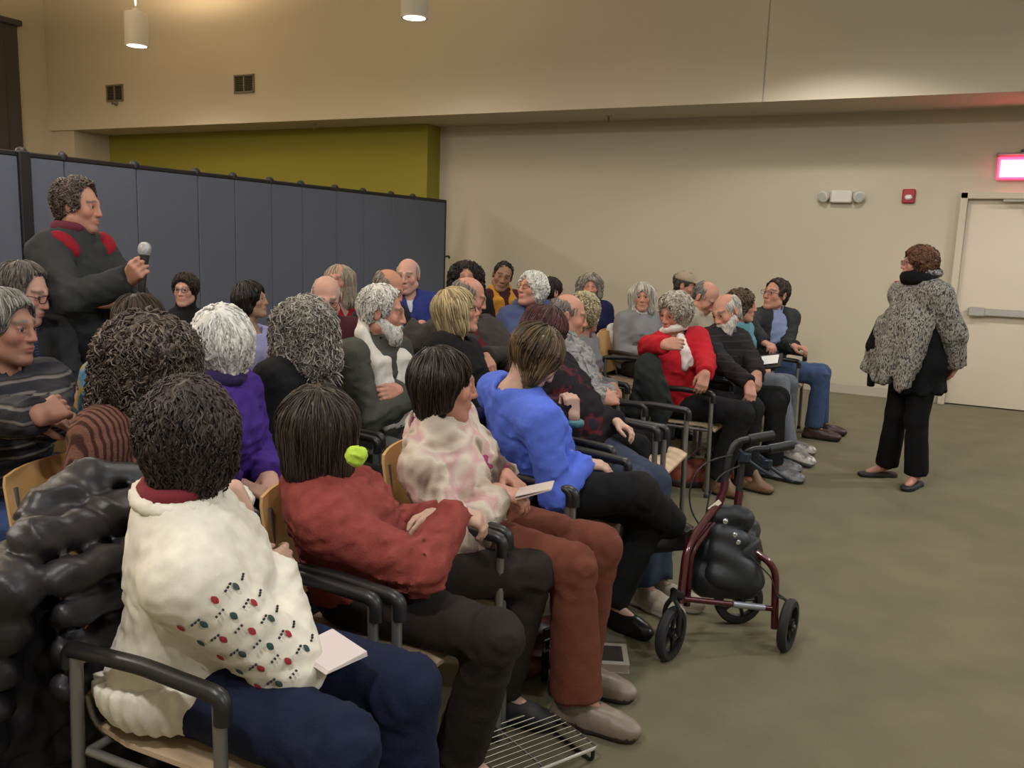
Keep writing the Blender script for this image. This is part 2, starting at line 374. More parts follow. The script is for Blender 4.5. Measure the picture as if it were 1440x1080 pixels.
for x in xs[1:-1]:
    b = MB(); b.lathe([(.035, -.03), (.04, 0), (.03, .02), (.012, .03)], c=(x, 0, 2.03), axis=(0, 0, 1), n=12); b.build('hinge', M_EDGE, scr, True)
for x in xs[1:]:
    b = MB(); b.box((x, 0, .018), (.05, .32, .036), bev=.008); b.build('foot', M_EDGE, scr)
b = MB(); b.tube(bend([(.02, .0, 1.32), (.16, .0, 1.33), (.17, .0, 1.30)], .02), .012, 8); b.build('latch', M_EDGE, scr, True)
# ------------------------------------------------------------------ smooth solids: signed distance pieces meshed as one surface
def A3(v): return np.asarray(v, np.float32)
def rc(a, b, ra, rb, k=.03, op=0, cap=0): return ('rc', A3(a), A3(b), ra, rb, k, op, cap)
def el(c, r, R=None, k=.03, op=0): return ('el', A3(c), A3(r), None if R is None else np.asarray(R, np.float32), k, op)
def pl(p, n, k=.01, op=2): n = A3(n); return ('pl', A3(p), n/np.linalg.norm(n), k, op)
def prim_d(P, q):
    if q[0] == 'rc':
        _, a, b, ra, rb, k, op, cap = q
        ab = b-a; pa = P-a; L2 = max(1e-9, float(ab@ab)); t = (pa@ab)/np.float32(L2); tc = np.clip(t, 0, 1)
        e = pa-tc[:, None]*ab; d = np.sqrt(np.einsum('ij,ij->i', e, e))-(np.float32(ra)+np.float32(rb-ra)*tc)
        if cap & 1: d = np.maximum(d, (t-1)*np.float32(math.sqrt(L2)))
        if cap & 2: d = np.maximum(d, -t*np.float32(math.sqrt(L2)))
        return d, k, op
    if q[0] == 'el':
        _, c, r, R, k, op = q
        e = P-c
        if R is not None: e = e@R
        e = e/r; k0 = np.sqrt(np.einsum('ij,ij->i', e, e)); e = e/r; k1 = np.sqrt(np.einsum('ij,ij->i', e, e))+np.float32(1e-6)
        d = k0*(k0-1)/k1
        return np.where(k0 < 1e-3, -min(r), d), k, op
    _, p, n, k, op = q
    return (P-p)@n, k, op
def merge(D, d, k, op):
    k = np.float32(max(k, 1e-4))
    if op == 0:
        h = np.clip(.5+.5*(D-d)/k, 0, 1); return D+(d-D)*h-k*h*(1-h)
    if op == 1:
        h = np.clip(.5-.5*(D+d)/k, 0, 1); return D+(-d-D)*h+k*h*(1-h)
    h = np.clip(.5-.5*(d-D)/k, 0, 1); return d+(D-d)*h+k*h*(1-h)
def sdf(P, prims):
    D = np.full(len(P), 5.0, np.float32)
    for q in prims:
        d, k, op = prim_d(P, q); D = merge(D, d, k, op)
    return D
def sdf_blocks(P, prims, C, rad):
    """as sdf, for points in blocks (n,m,3) with centres C and radii rad; a piece is only worked out where it can matter"""
    n, m = P.shape[:2]; D = np.full((n, m), 5.0, np.float32)
    for q in prims:
        if q[0] == 'pl' or (q[0] == 'el' and q[5] == 2): sel = slice(None); cnt = n
        else:
            if q[0] == 'rc':
                ab = q[2]-q[1]; pa = C-q[1]; t = np.clip((pa@ab)/max(1e-9, float(ab@ab)), 0, 1); e = pa-t[:, None]*ab
                dd = np.sqrt(np.einsum('ij,ij->i', e, e))-max(q[3], q[4]); k = q[5]
            else:
                e = C-q[1]; dd = np.sqrt(np.einsum('ij,ij->i', e, e))-max(q[2]); k = q[4]
            sel = np.nonzero(dd < rad+k+.025)[0]; cnt = len(sel)
            if not cnt: continue
        d, k, op = prim_d(P[sel].reshape(-1, 3), q)
        D[sel] = merge(D[sel].ravel(), d, k, op).reshape(cnt, m)
    return D
def bounds(prims):
    lo = np.full(3, 9.0); hi = -lo
    for q in prims:
        if q[-2 if q[0] == 'rc' else -1] != 0: continue
        if q[0] == 'rc':
            r = max(q[3], q[4]); lo = np.minimum(lo, np.minimum(q[1], q[2])-r); hi = np.maximum(hi, np.maximum(q[1], q[2])+r)
        elif q[0] == 'el':
            r = q[2] if q[3] is None else np.abs(q[3])@q[2]
            lo = np.minimum(lo, q[1]-r); hi = np.maximum(hi, q[1]+r)
    return lo, hi
def axis_nodes(lo, hi, h, fine, hf):
    out = [lo]; x = lo
    while x < hi:
        x += hf if any(a-h <= x <= b for a, b in fine) else h
        out.append(x)
    while (len(out)-1) % 6: x += h; out.append(x)
    return np.array(out, np.float32)
def net(prims, h, fine=(), hf=None, disp=None, pad=.03):
    """surface net over a rectilinear grid that is finer inside the given boxes (centre, half size)"""
    lo, hi = bounds(prims); lo = lo-pad; hi = hi+pad
    ax = [axis_nodes(lo[i], hi[i], h, [(c[i]-s, c[i]+s) for c, s in fine], hf or h) for i in range(3)]
    n = [len(a) for a in ax]; nb = [(k-1)//6 for k in n]
    bl = [a[:-1].reshape(-1, 6)[:, 0] for a in ax]; bh = [a[6::6] for a in ax]
    C = np.stack(np.meshgrid(*[(a+b)/2 for a, b in zip(bl, bh)], indexing='ij'), -1).reshape(-1, 3)
    Hs = np.stack(np.meshgrid(*[(b-a)/2 for a, b in zip(bl, bh)], indexing='ij'), -1).reshape(-1, 3)
    dc = sdf(C, prims); rad = np.sqrt((Hs*Hs).sum(1))
    keep = np.abs(dc) < rad*1.35+.03
    G = np.full(n, 1.0, np.float32)
    sg = np.where(dc < 0, -1.0, 1.0).reshape(nb).astype(np.float32)
    G[:-1, :-1, :-1] = np.repeat(np.repeat(np.repeat(sg, 6, 0), 6, 1), 6, 2)
    ids = np.argwhere(keep.reshape(nb))
    o = np.arange(7); gi = [ids[:, i][:, None]*6+o[None] for i in range(3)]
    I = np.broadcast_to(gi[0][:, :, None, None], (len(ids), 7, 7, 7)); J = np.broadcast_to(gi[1][:, None, :, None], I.shape); K = np.broadcast_to(gi[2][:, None, None, :], I.shape)
    P = np.stack([ax[0][I], ax[1][J], ax[2][K]], -1).reshape(len(ids), 343, 3)
    d = np.empty((len(ids), 343), np.float32); Ck = C[keep]; rk = rad[keep]
    for s in range(0, len(ids), 1200):
        d[s:s+1200] = sdf_blocks(P[s:s+1200], prims, Ck[s:s+1200], rk[s:s+1200])
        if disp is not None: d[s:s+1200] += disp(P[s:s+1200].reshape(-1, 3)).reshape(-1, 343)
    d = d.ravel()
    G[I.ravel(), J.ravel(), K.ravel()] = d
    neg = G < 0
    cs = [neg[i:n[0]-1+i, j:n[1]-1+j, k:n[2]-1+k] for i in (0, 1) for j in (0, 1) for k in (0, 1)]
    cnt = sum(c.astype(np.int8) for c in cs)
    act = (cnt > 0) & (cnt < 8)
    A = np.argwhere(act); idx = np.full(act.shape, -1, np.int32); idx[act] = np.arange(len(A))
    acc = np.zeros((len(A), 3)); w = np.zeros(len(A))
    corners = [(i, j, k) for i in (0, 1) for j in (0, 1) for k in (0, 1)]
    for a in corners:
        for axn in range(3):
            if a[axn]: continue
            b = list(a); b[axn] = 1
            ia = A+np.array(a); ib = A+np.array(b)
            va = G[ia[:, 0], ia[:, 1], ia[:, 2]]; vb = G[ib[:, 0], ib[:, 1], ib[:, 2]]
            cr = (va < 0) != (vb < 0); t = np.where(cr, va/np.where(cr, va-vb, 1), 0)
            pa = np.stack([ax[q][ia[:, q]] for q in range(3)], 1); pb = np.stack([ax[q][ib[:, q]] for q in range(3)], 1)
            acc += np.where(cr[:, None], pa+(pb-pa)*t[:, None], 0); w += cr
    V = acc/np.maximum(w, 1)[:, None]
    Q = []
    for axn in range(3):
        u, v = [(1, 2), (2, 0), (0, 1)][axn]
        sl0 = [slice(None)]*3; sl1 = [slice(None)]*3; sl0[axn] = slice(0, n[axn]-1); sl1[axn] = slice(1, n[axn])
        e = neg[tuple(sl0)] != neg[tuple(sl1)]
        E = np.argwhere(e); E = E[(E[:, u] > 0) & (E[:, v] > 0) & (E[:, u] < n[u]-1) & (E[:, v] < n[v]-1)]
        if not len(E): continue
        fl = neg[E[:, 0], E[:, 1], E[:, 2]]
        cs = []
        for du, dv in ((-1, -1), (0, -1), (0, 0), (-1, 0)):
            c = E.copy(); c[:, u] += du; c[:, v] += dv; cs.append(idx[c[:, 0], c[:, 1], c[:, 2]])
        q = np.stack(cs, 1); q[~fl] = q[~fl][:, ::-1]
        Q.append(q[(q >= 0).all(1)])
    return V, np.concatenate(Q)
def wob(P, f, seed=0):
    """cheap smooth noise, about -1..1"""
    r = np.random.RandomState(seed); out = 0
    X = P*f
    for i in range(4):
        k = r.normal(size=(3, 3)); k /= np.linalg.norm(k, axis=1)[:, None]
        w = np.sin(X@k[0].astype(np.float32)*(1+.6*i)+r.uniform(0, 6)+1.4*np.sin(X@k[1].astype(np.float32)*.7+r.uniform(0, 6)))
        out = out+w*(.6, .5, .4, .3)[i]
    return out/1.2
def rotz(a): c, s = math.cos(a), math.sin(a); return np.array([[c, -s, 0], [s, c, 0], [0, 0, 1.0]])
def roty(a): c, s = math.cos(a), math.sin(a); return np.array([[c, 0, s], [0, 1.0, 0], [-s, 0, c]])
def rotx(a): c, s = math.cos(a), math.sin(a); return np.array([[1.0, 0, 0], [0, c, -s], [0, s, c]])
def nrm(v): v = np.asarray(v, float); return v/max(1e-9, np.linalg.norm(v))
def ik(a, c, l1, l2, hint):
    """middle joint of a two-bone limb from a to c, bent towards hint"""
    a, c = np.asarray(a, float), np.asarray(c, float); d = c-a; L = np.linalg.norm(d)
    if L > (l1+l2)*.985: c = a+d/L*(l1+l2)*.985; d = c-a; L = np.linalg.norm(d)
    x = (l1*l1-l2*l2+L*L)/(2*L); y = math.sqrt(max(1e-6, l1*l1-x*x))
    u = d/L; h = np.asarray(hint, float); h = h-u*(h@u); h = nrm(h)
    return a+u*x+h*y, c
def mesh_attr(me, name, data, kind='FLOAT'):
    a = me.attributes.new(name, kind, 'POINT'); a.data.foreach_set('value' if kind == 'FLOAT' else 'color', np.ascontiguousarray(data, np.float32).ravel())

def head_prims(H, R, p):
    """skin of head and face; H head centre, R columns fwd/left/up"""
    hs = p.get('hs', 1.0); f = p.get('f', 0)
    def q(v): return H+R@(np.asarray(v, float)*hs)
    jw = (.050 if f else .056)*p.get('jaw', 1.0); ns = p.get('nose', 1.0)
    o = [el(q((-.014, 0, .036)), np.array((.095, .074, .086))*hs, R, .02),
         el(q((.028, 0, -.028)), np.array((.060, .060 if not f else .057, .085))*hs, R, .03),
         rc(q((-.002, jw, -.058)), q((.062, .016, -.098)), .019*hs, .017*hs, .03), rc(q((-.002, -jw, -.058)), q((.062, -.016, -.098)), .019*hs, .017*hs, .03),
         el(q((.071, 0, -.098)), np.array((.020, .022, .018))*hs, R, .02),
         rc(q((.076, .036, .031)), q((.084, .008, .027)), .011*hs, .011*hs, .018), rc(q((.076, -.036, .031)), q((.084, -.008, .027)), .011*hs, .011*hs, .018),
         el(q((.058, .040, -.018)), np.array((.024, .022, .024))*hs, R, .02), el(q((.058, -.040, -.018)), np.array((.024, .022, .024))*hs, R, .02),
         el(q((.098, .031, .010)), np.array((.018, .018, .014))*hs, R, .012, 1), el(q((.098, -.031, .010)), np.array((.018, .018, .014))*hs, R, .012, 1),
         rc(q((.088, 0, .022)), q((.088+.018*ns, 0, -.026)), .008*hs, .0115*hs*ns**.5, .012), el(q((.094, .012, -.029)), np.array((.013, .008, .008))*hs, R, .008), el(q((.094, -.012, -.029)), np.array((.013, .008, .008))*hs, R, .008),
         el(q((.077, 0, -.058)), np.array((.018, .027, .022))*hs, R, .015),
         el(q((.0915, 0, -.0555)), np.array((.009, .021, .0055))*hs, R, .005), el(q((.090, 0, -.0665)), np.array((.009, .018, .0065))*hs, R, .005),
         rc(q((.099, .016, -.0608)), q((.099, -.016, -.0608)), .0025, .0025, .004, 1)]
    for s in (1, -1):
        e = R@rotz(s*.35)@rotx(-s*.12)
        o += [el(q((-.014, s*.078, .002)), np.array((.020, .009, .033))*hs, e, .008), el(q((-.010, s*.088, .006)), np.array((.010, .006, .019))*hs, e, .006, 1),
              rc(q((.083, s*.017, .017)), q((.081, s*.045, .014)), .0045*hs, .0045*hs, .006), rc(q((.083, s*.018, .0015)), q((.080, s*.044, .003)), .004*hs, .004*hs, .006)]
    return o
def hand_prims(W, fd, nb, side, curl=.35, spread=1.0, hs=1.0, thumb=0.0):
    """W wrist, fd finger direction, nb direction out of the back of the hand; side +1 left hand, -1 right hand (thumb side follows)"""
    x = nrm(fd); z = nrm(np.asarray(nb, float)-x*(x@np.asarray(nb, float))); y = np.cross(z, x)*(-side)   # y: thumb side
    def g(a): a = np.asarray(a, float)*hs; return W+x*a[0]+y*a[1]+z*a[2]
    o = []
    ys = (.030, .010, -.010, -.028); ln = (.070, .079, .073, .056)
    for yy, l in zip(ys, ln):
        kx = .088-.12*abs(yy-.008)
        o.append(rc(g((.0, yy*.55, 0)), g((kx, yy, .002)), .0145*hs, .0115*hs, .012))
    o.append(el(g((.045, 0, -.006)), np.array((.045, .036, .012))*hs, np.stack([x, y, z], 1), .012))
    for i, (yy, l) in enumerate(zip(ys, ln)):
        kx = .088-.12*abs(yy-.008); pos = np.array((kx, yy, .002)); a = 0.0; out = yy*2.2*spread
        cu = curl+(i-1)*.05*curl
        for seg, (q, r0, r1) in enumerate(((.45, .0098, .0088), (.31, .0088, .0080), (.24, .0080, .0066))):
            a += cu*(1.0, 1.25, .8)[seg]
            d = np.array((math.cos(a), out*math.cos(a), -math.sin(a))); d /= np.linalg.norm(d)
            nx = pos+d*l*q; o.append(rc(g(pos), g(nx), r0*hs, r1*hs, .004 if seg else .006)); pos = nx
    t = [np.array((.018, .026, -.004)), np.array((.050, .050-.01*thumb, -.014-.02*thumb)), np.array((.080-.005*thumb, .058-.025*thumb, -.020-.025*thumb)), np.array((.104-.01*thumb, .060-.04*thumb, -.024-.03*thumb))]
    for (a, b, r0, r1, k) in ((t[0], t[1], .0155, .0115, .012), (t[1], t[2], .0112, .0098, .005), (t[2], t[3], .0098, .0075, .004)):
        o.append(rc(g(a), g(b), r0*hs, r1*hs, k))
    return o

def skin_colors(V, H, R, p):
    base = np.array(lin(p.get('skin', (.50, .29, .215)))); f = p.get('f', 0); hs = p.get('hs', 1.0)
    C = np.tile(base, (len(V), 1)); q = ((V-H)@R)/hs
    C *= (1+.06*wob(V.astype(np.float32), 60, 3))[:, None]
    def blend(m, col, a): m = np.clip(m, 0, 1)[:, None]*a; return C*(1-m)+np.array(col)*m
    near = (q[:, 0] > .03) & (np.abs(q[:, 1]) < .08) & (q[:, 2] > -.13) & (q[:, 2] < .12)
    lip = near*np.exp(-((q[:, 2]+.061)/.0085)**2-(q[:, 1]/.021)**4)*(q[:, 0] > .075)
    C = blend(lip*1.2, base*np.array((.95, .52, .52)), .7)
    chk = near*np.exp(-(((q[:, 2]+.02)/.022)**2+((np.abs(q[:, 1])-.042)/.02)**2)); C = blend(chk, base*np.array((1.12, .80, .78)), .6)
    ns = near*np.exp(-(((q[:, 2]+.026)/.014)**2+(q[:, 1]/.016)**2))*(q[:, 0] > .09); C = blend(ns, base*np.array((1.1, .8, .77)), .6)
    ay = np.abs(q[:, 1]); zb = .037-.25*np.clip(ay-.03, 0, 1)*(ay > .03)
    br = near*np.exp(-((q[:, 2]-zb)/.0055)**2)*((ay > .012) & (ay < .052)); C = blend(br*1.2, lin(p.get('brow', (.10, .07, .05))), .85 if not f else .65)
    eye = near*np.exp(-(((q[:, 2]-.010)/.012)**2+((ay-.031)/.017)**2)); C = blend(eye, base*np.array((.72, .60, .60)), .55)
    st = p.get('stubble', 0)
    if st:
        m = near*(q[:, 2] < -.03)*np.clip((-.03-q[:, 2])/.03, 0, 1)*(1-np.clip(lip*2, 0, 1)); C = blend(m, base*np.array((.55, .55, .58)), st)
    return np.concatenate([np.clip(C, 0, 1), np.ones((len(C), 1))], 1)

def strands(prims, V, Nn, rng, n, length, rad, step=6, curl=0.0, flow=(0, 0, -1), lift=.004, wild=.15, crown=None, roots=None):
    """tapered locks that run along the surface of a hair solid; returns verts, quads, tone"""
    pick = rng.choice(len(V), n) if roots is None else rng.choice(roots, n)
    P = V[pick].astype(np.float32).copy(); P += rng.normal(0, .003, P.shape).astype(np.float32)
    fl = np.tile(np.asarray(flow, np.float32), (n, 1))
    if crown is not None:
        o = P-np.asarray(crown, np.float32); fl = fl+.9*o/(np.linalg.norm(o, axis=1)[:, None]+1e-6)
    fl = fl+rng.normal(0, wild, fl.shape).astype(np.float32)
    Ls = (length*rng.uniform(.6, 1.25, n)).astype(np.float32); st = Ls/step
    ph = rng.uniform(0, 6.28, n); e = np.float32(.004)
    path = []; off = (rng.uniform(-.003, lift, n)).astype(np.float32)
    lat = None
    for i in range(step+1):
        g = np.stack([sdf(P+np.eye(3, dtype=np.float32)[k]*e, prims)-sdf(P-np.eye(3, dtype=np.float32)[k]*e, prims) for k in range(3)], 1)
        g /= np.linalg.norm(g, axis=1)[:, None]+1e-6
        d0 = sdf(P, prims); P = P-(np.clip(d0-off, -.012, .006))[:, None]*g*.8
        if lat is None: lat = np.cross(g, fl)
        t = fl-(fl*g).sum(1)[:, None]*g*.9; t /= np.linalg.norm(t, axis=1)[:, None]+1e-6
        lat = np.cross(g, t)
        w = curl*np.sin(ph+i*(2.1 if curl else 0)); w2 = curl*.7*np.cos(ph*1.7+i*2.1)
        path.append(P+lat*w[:, None].astype(np.float32)+g*w2[:, None].astype(np.float32))
        P = P+t*st[:, None]
    path = np.stack(path, 1)                          # n, m, 3
    m = step+1; prof = np.array([.75, 1, 1, .95, .85, .6, .15])[np.linspace(0, 6, m).astype(int)]
    T = np.gradient(path, axis=1); T /= np.linalg.norm(T, axis=2)[..., None]+1e-9
    u = np.cross(T, np.array([.31, .22, .93])); u /= np.linalg.norm(u, axis=2)[..., None]+1e-9; v = np.cross(T, u)
    rr = (rad*rng.uniform(.6, 1.4, n))[:, None, None]*prof[None, :, None]
    ring = np.stack([path+rr*(math.cos(a)*u+math.sin(a)*v) for a in (0, 2.094, 4.189)], 2)   # n,m,3,3
    VV = ring.reshape(-1, 3); base = (np.arange(n)*m*3)[:, None, None]+(np.arange(m-1)*3)[None, :, None]+np.arange(3)[None, None]
    nx = (np.arange(n)*m*3)[:, None, None]+(np.arange(m-1)*3)[None, :, None]+((np.arange(3)+1) % 3)[None, None]
    F = np.stack([base, nx, nx+3, base+3], -1).reshape(-1, 4)
    tone = np.repeat(np.clip(rng.normal(.5, .3, n), 0, 1), m*3)
    return VV, F, tone
def vnormals(V, Q):
    n = np.cross(V[Q[:, 2]]-V[Q[:, 0]], V[Q[:, 3]]-V[Q[:, 1]]); N = np.zeros_like(V)
    for i in range(4): np.add.at(N, Q[:, i], n)
    return N/(np.linalg.norm(N, axis=1)[:, None]+1e-9)

def hair_prims(H, R, st, hs=1.0):
    def q(v): return H+R@(np.asarray(v, float)*hs)
    v = st.get('vol', .012); style = st['style']; ln = st.get('len', .1)
    o = [el(q((-.016, 0, .040)), np.array((.098+v, .077+v, .087+v))*hs, R, .03)]
    face = [el(q((.122, 0, -.018)), np.array((.080, .070, .108))*hs, R, .015, 1)]
    if style == 'short':      # man's short cut, ears free
        o = [el(q((-.016, 0, .040)), np.array((.098+v, .076+v, .087+v))*hs, R, .03), rc(q((-.062, .03, -.02)), q((-.062, .028, -.05)), .03, .026, .03), rc(q((-.062, -.03, -.02)), q((-.062, -.028, -.05)), .03, .026, .03)]
        hl = st.get('hl', 0); face = [el(q((.125-.6*hl, 0, .006+hl)), np.array((.090, .12, .103))*hs, R, .015, 1), pl(q((-.02, 0, -.03)), R@np.array((.55, 0, -1)), .02), el(q((-.012, .085, -.005)), np.array((.025, .03, .035))*hs, R, .01, 1), el(q((-.012, -.085, -.005)), np.array((.025, .03, .035))*hs, R, .01, 1)]
    elif style in ('bald', 'fringe'):     # hair on sides and back only
        top = st.get('top', .062)
        v = st.get('vol', .005); o = [el(q((-.020, 0, .034)), np.array((.096+v, .0755+v, .083+v))*hs, R, .03), rc(q((-.062, .03, -.02)), q((-.062, .028, -.05)), .03, .026, .03), rc(q((-.062, -.03, -.02)), q((-.062, -.028, -.05)), .03, .026, .03)]
        face = [el(q((.06, 0, .12)), np.array((.145, .066, .10+.0*top))*hs, R, .02, 1), el(q((.105, 0, -.035)), np.array((.095, .10, .15))*hs, R, .015, 1), pl(q((-.02, 0, -.035)), R@np.array((.55, 0, -1)), .02),
                el(q((-.004, .085, -.008)), np.array((.025, .03, .03))*hs, R, .01, 1), el(q((-.004, -.085, -.008)), np.array((.025, .03, .03))*hs, R, .01, 1)]
    elif style == 'bob':
        w = st.get('w', .082)
        for s in (1, -1):
            o += [rc(q((-.005, s*w*.93, .03)), q((st.get('fwd', .012), s*w, -ln)), .034+v*.5, .028+v*.4, .05), rc(q((-.055, s*.045, .02)), q((-.058, s*.05, -st.get('bl', ln))), .050+v*.5, .040+v*.4, .05)]
        o += [rc(q((-.070, 0, .02)), q((-.066, 0, -st.get('bl', ln))), .050, .040, .05)]
        face = [el(q((.122, 0, -.022)), np.array((.082, .069, .106))*hs, R, .012, 1), rc(q((.02, 0, -.06)), q((.03, 0, -.3)), .054, .058, .02, 1)]
    elif style == 'frizzy':
        w = st.get('w', .10)
        for s in (1, -1):
            o += [rc(q((-.01, s*w*.8, .03)), q((.0, s*w, -ln)), .045+v*.5, .045+v*.5, .05), rc(q((-.06, s*.05, .02)), q((-.07, s*.065, -ln*1.05)), .058+v*.4, .05+v*.4, .05)]
        o += [rc(q((-.08, 0, .02)), q((-.085, 0, -ln*1.05)), .055, .05, .05)]
        face = [el(q((.124, 0, -.025)), np.array((.086, .070, .110))*hs*st.get('fc', 1), R, .012, 1), rc(q((.02, 0, -.06)), q((.03, 0, -.3)), .052, .055, .02, 1)]
    elif style == 'crop':     # woman's short full cut covering the ears
        for s in (1, -1): o += [rc(q((-.01, s*.072, .03)), q((-.005, s*.076, -ln*.55)), .026+v*.6, .016+v*.5, .03)]
        o += [rc(q((-.062, .035, .0)), q((-.055, .032, -ln)), .042+v*.5, .030, .04), rc(q((-.062, -.035, .0)), q((-.055, -.032, -ln)), .042+v*.5, .030, .04)]
        face = [el(q((.122, 0, -.018)), np.array((.082, .072, .108))*hs, R, .012, 1)]
    elif style == 'pony':
        o += [rc(q((-.10, 0, .02)), q((-.125, 0, -.05)), .026, .032, .02), rc(q((-.125, 0, -.05)), q((-.11, 0, -ln)), .032, .014, .02)]
        face = [el(q((.122, 0, -.005)), np.array((.088, .105, .104))*hs, R, .015, 1), pl(q((-.02, 0, -.04)), R@np.array((.5, 0, -1)), .02)]
    return o+face
def make_hair(par, H, R, st, rng, near, hs=1.0, name='hair', prims=None):
    pr = prims or hair_prims(H, R, st, hs)
    fg = st['style'] == 'fringe'; amp = st.get('rough', .002 if fg else .004); fr = st.get('freq', 110); sd = int(rng.randint(1000))
    V, Q = net(pr, .007 if near else .010, disp=lambda P: np.float32(amp)*wob(P, fr, sd))
    Nn = vnormals(V, Q); q = ((V-H)@R)
    tone0 = np.clip(.35+.25*wob(V.astype(np.float32), 40, 5), 0, 1)
    n = int(st.get('n', 900 if near else 380)); 
    crown = H+R@np.array((-.05, 0, .13)); flow = R@np.array(st.get('flow', (-.1, 0, -1.0)))
    VV, F, tone = strands(pr, V, Nn, rng, n, st.get('sl', .09), st.get('rad', .0032 if near else .0042), 8 if near else 6, st.get('curl', 0), flow, st.get('lift', .003 if fg else .006), st.get('wild', .18), crown)
    V2 = np.concatenate([V, VV]); me = raw_mesh(name, V2, [Q, F+len(V)], [attr_mat('hair', 'tone', rough=st.get('gloss', .55), spec=.35, mix=(st['c1'], st['c2']))])
    mesh_attr(me, 'tone', np.concatenate([tone0, tone]))
    return link(name, me, par)
# ------------------------------------------------------------------ people
SHOES = {}
def shoe_mesh(kind, upper, sole):
    key = (kind, str(upper), str(sole))
    if key in SHOES: return SHOES[key]
    hi = {'boot': .20, 'sneaker': .085, 'oxford': .08, 'flat': .045}[kind]
    lowtop = kind == 'flat'
    pr = [rc((-.045, 0, .02), (.05, .0, .02), .036, .036, .02), rc((.05, 0, .02), (.155, .006, .018), .038, .036 if kind != 'sneaker' else .04, .02),
          el((.12, .003, .032), (.085, .043, .03 if lowtop else .036), None, .02), rc((-.035, 0, .03), (-.034, 0, hi), .037, .034, .02)]
    if not lowtop: pr += [rc((-.005, 0, hi-.012), (.115, .003, .045), .036, .026, .03)]
    if kind == 'boot': pr += [rc((-.02, 0, .06), (-.02, 0, hi), .046, .048, .02)]
    if lowtop: pr += [el((.03, 0, .075), (.075, .030, .042), None, .012, 1)]
    pr += [pl((0, 0, 0), (0, 0, -1), .004), pl((0, 0, hi), (0, 0, 1), .006)]
    V, Q = net(pr, .0065, disp=lambda P: np.float32(.0012)*wob(P, 70, 2))
    zc = V[Q].mean(1)[:, 2]; xm = V[Q].mean(1)[:, 0]
    fm = (zc < .021).astype(np.int32)
    me = raw_mesh('shoe', V, Q, [upper, sole], fm); SHOES[key] = me
    return me
EYE = None
def eye_mesh():
    global EYE
    if EYE: return EYE
    prof = [(math.sin(a)*.0125, math.cos(a)*.0125) for a in np.linspace(math.pi-.05, .05, 13)]
    b = MB(); b.lathe(prof, axis=(1, 0, 0), n=14)
    o = b.build('eye', [mat('eye_white', (.55, .50, .46), .3), mat('iris', (.05, .035, .025), .2)], None, True, 80)
    me = o.data
    for f in me.polygons:
        if f.center.x > .0088: f.material_index = 1
    bpy.data.objects.remove(o); EYE = me
    return me
def M4(R, t):
    m = Matrix.Identity(4)
    for i in range(3):
        for j in range(3): m[i][j] = R[i, j]
        m[i][3] = t[i]
    return m
def glasses(par, H, R, hs, m, style='rect'):
    b = MB()
    def q(v): return H+R@(np.asarray(v, float)*hs)
    for s in (1, -1):
        pts = []
        for a in np.linspace(0, 2*math.pi, 15)[:-1]:
            ca, sa = math.cos(a), math.sin(a); e = .6 if style == 'rect' else 1.0
            y = .033+.0235*abs(ca)**e*np.sign(ca); z = .008+.0165*abs(sa)**e*np.sign(sa)
            pts.append(q((.107-.10*abs(y-.03)*(y > .03), s*y, z)))
        b.tube(pts, .0021*hs, 5, True)
        b.tube([q((.104, s*.056, .013)), q((.05, s*.078, .014)), q((-.012, s*.083, .012)), q((-.025, s*.082, -.005))], .0021*hs, 5)
    b.tube([q((.107, .0105, .012)), q((.112, 0, .015)), q((.107, -.0105, .012))], .002*hs, 5)
    return b.build('glasses', m, par, True)
def leg_preset(kind, s, hz):
    d = {'sit': ((.41, .12*s, .515), (.43, .13*s, .09), (1, .1*s, 0)), 'tuck': ((.40, .11*s, .515), (.27, .10*s, .09), (1, .15*s, 0)),
         'ext': ((.42, .11*s, .515), (.58, .12*s, .09), (1, .12*s, .05)), 'wide': ((.39, .20*s, .515), (.40, .22*s, .09), (1, .3*s, 0))}
    if kind == 'over': return ((.42, -.01*s, .61), (.55, -.20*s, .36), (.75, -.35*s, -.55))
    return d[kind]
def arm_preset(kind, s, zc):
    return {"lap": ((.25, .07*s, .675), (.62, -.62*s, -.42), (.3, .15*s, .95), .35), 'thigh': ((.25, .15*s, .665), (1, -.2*s, -.3), (.25, .1*s, 1), .3),
            'armrest': ((.19, .29*s, .715), (1, -.05*s, -.25), (.2, .2*s, 1), .5), 'down': ((-.02, .24*s, .62), (.25, 0, -1), (0, s, .1), .35),
            'cross': ((.215+(.03 if s < 0 else 0), -.035*s, zc+(.015 if s > 0 else -.02)), (-.18, -1*s, .10), (.9, -.1*s, .35), .4, (-.25, .9*s, -.55)), 'clasp': ((.27, .045*s, .70), (.55, -.75*s, -.2), (.45, .5*s, .75), .55)}[kind]

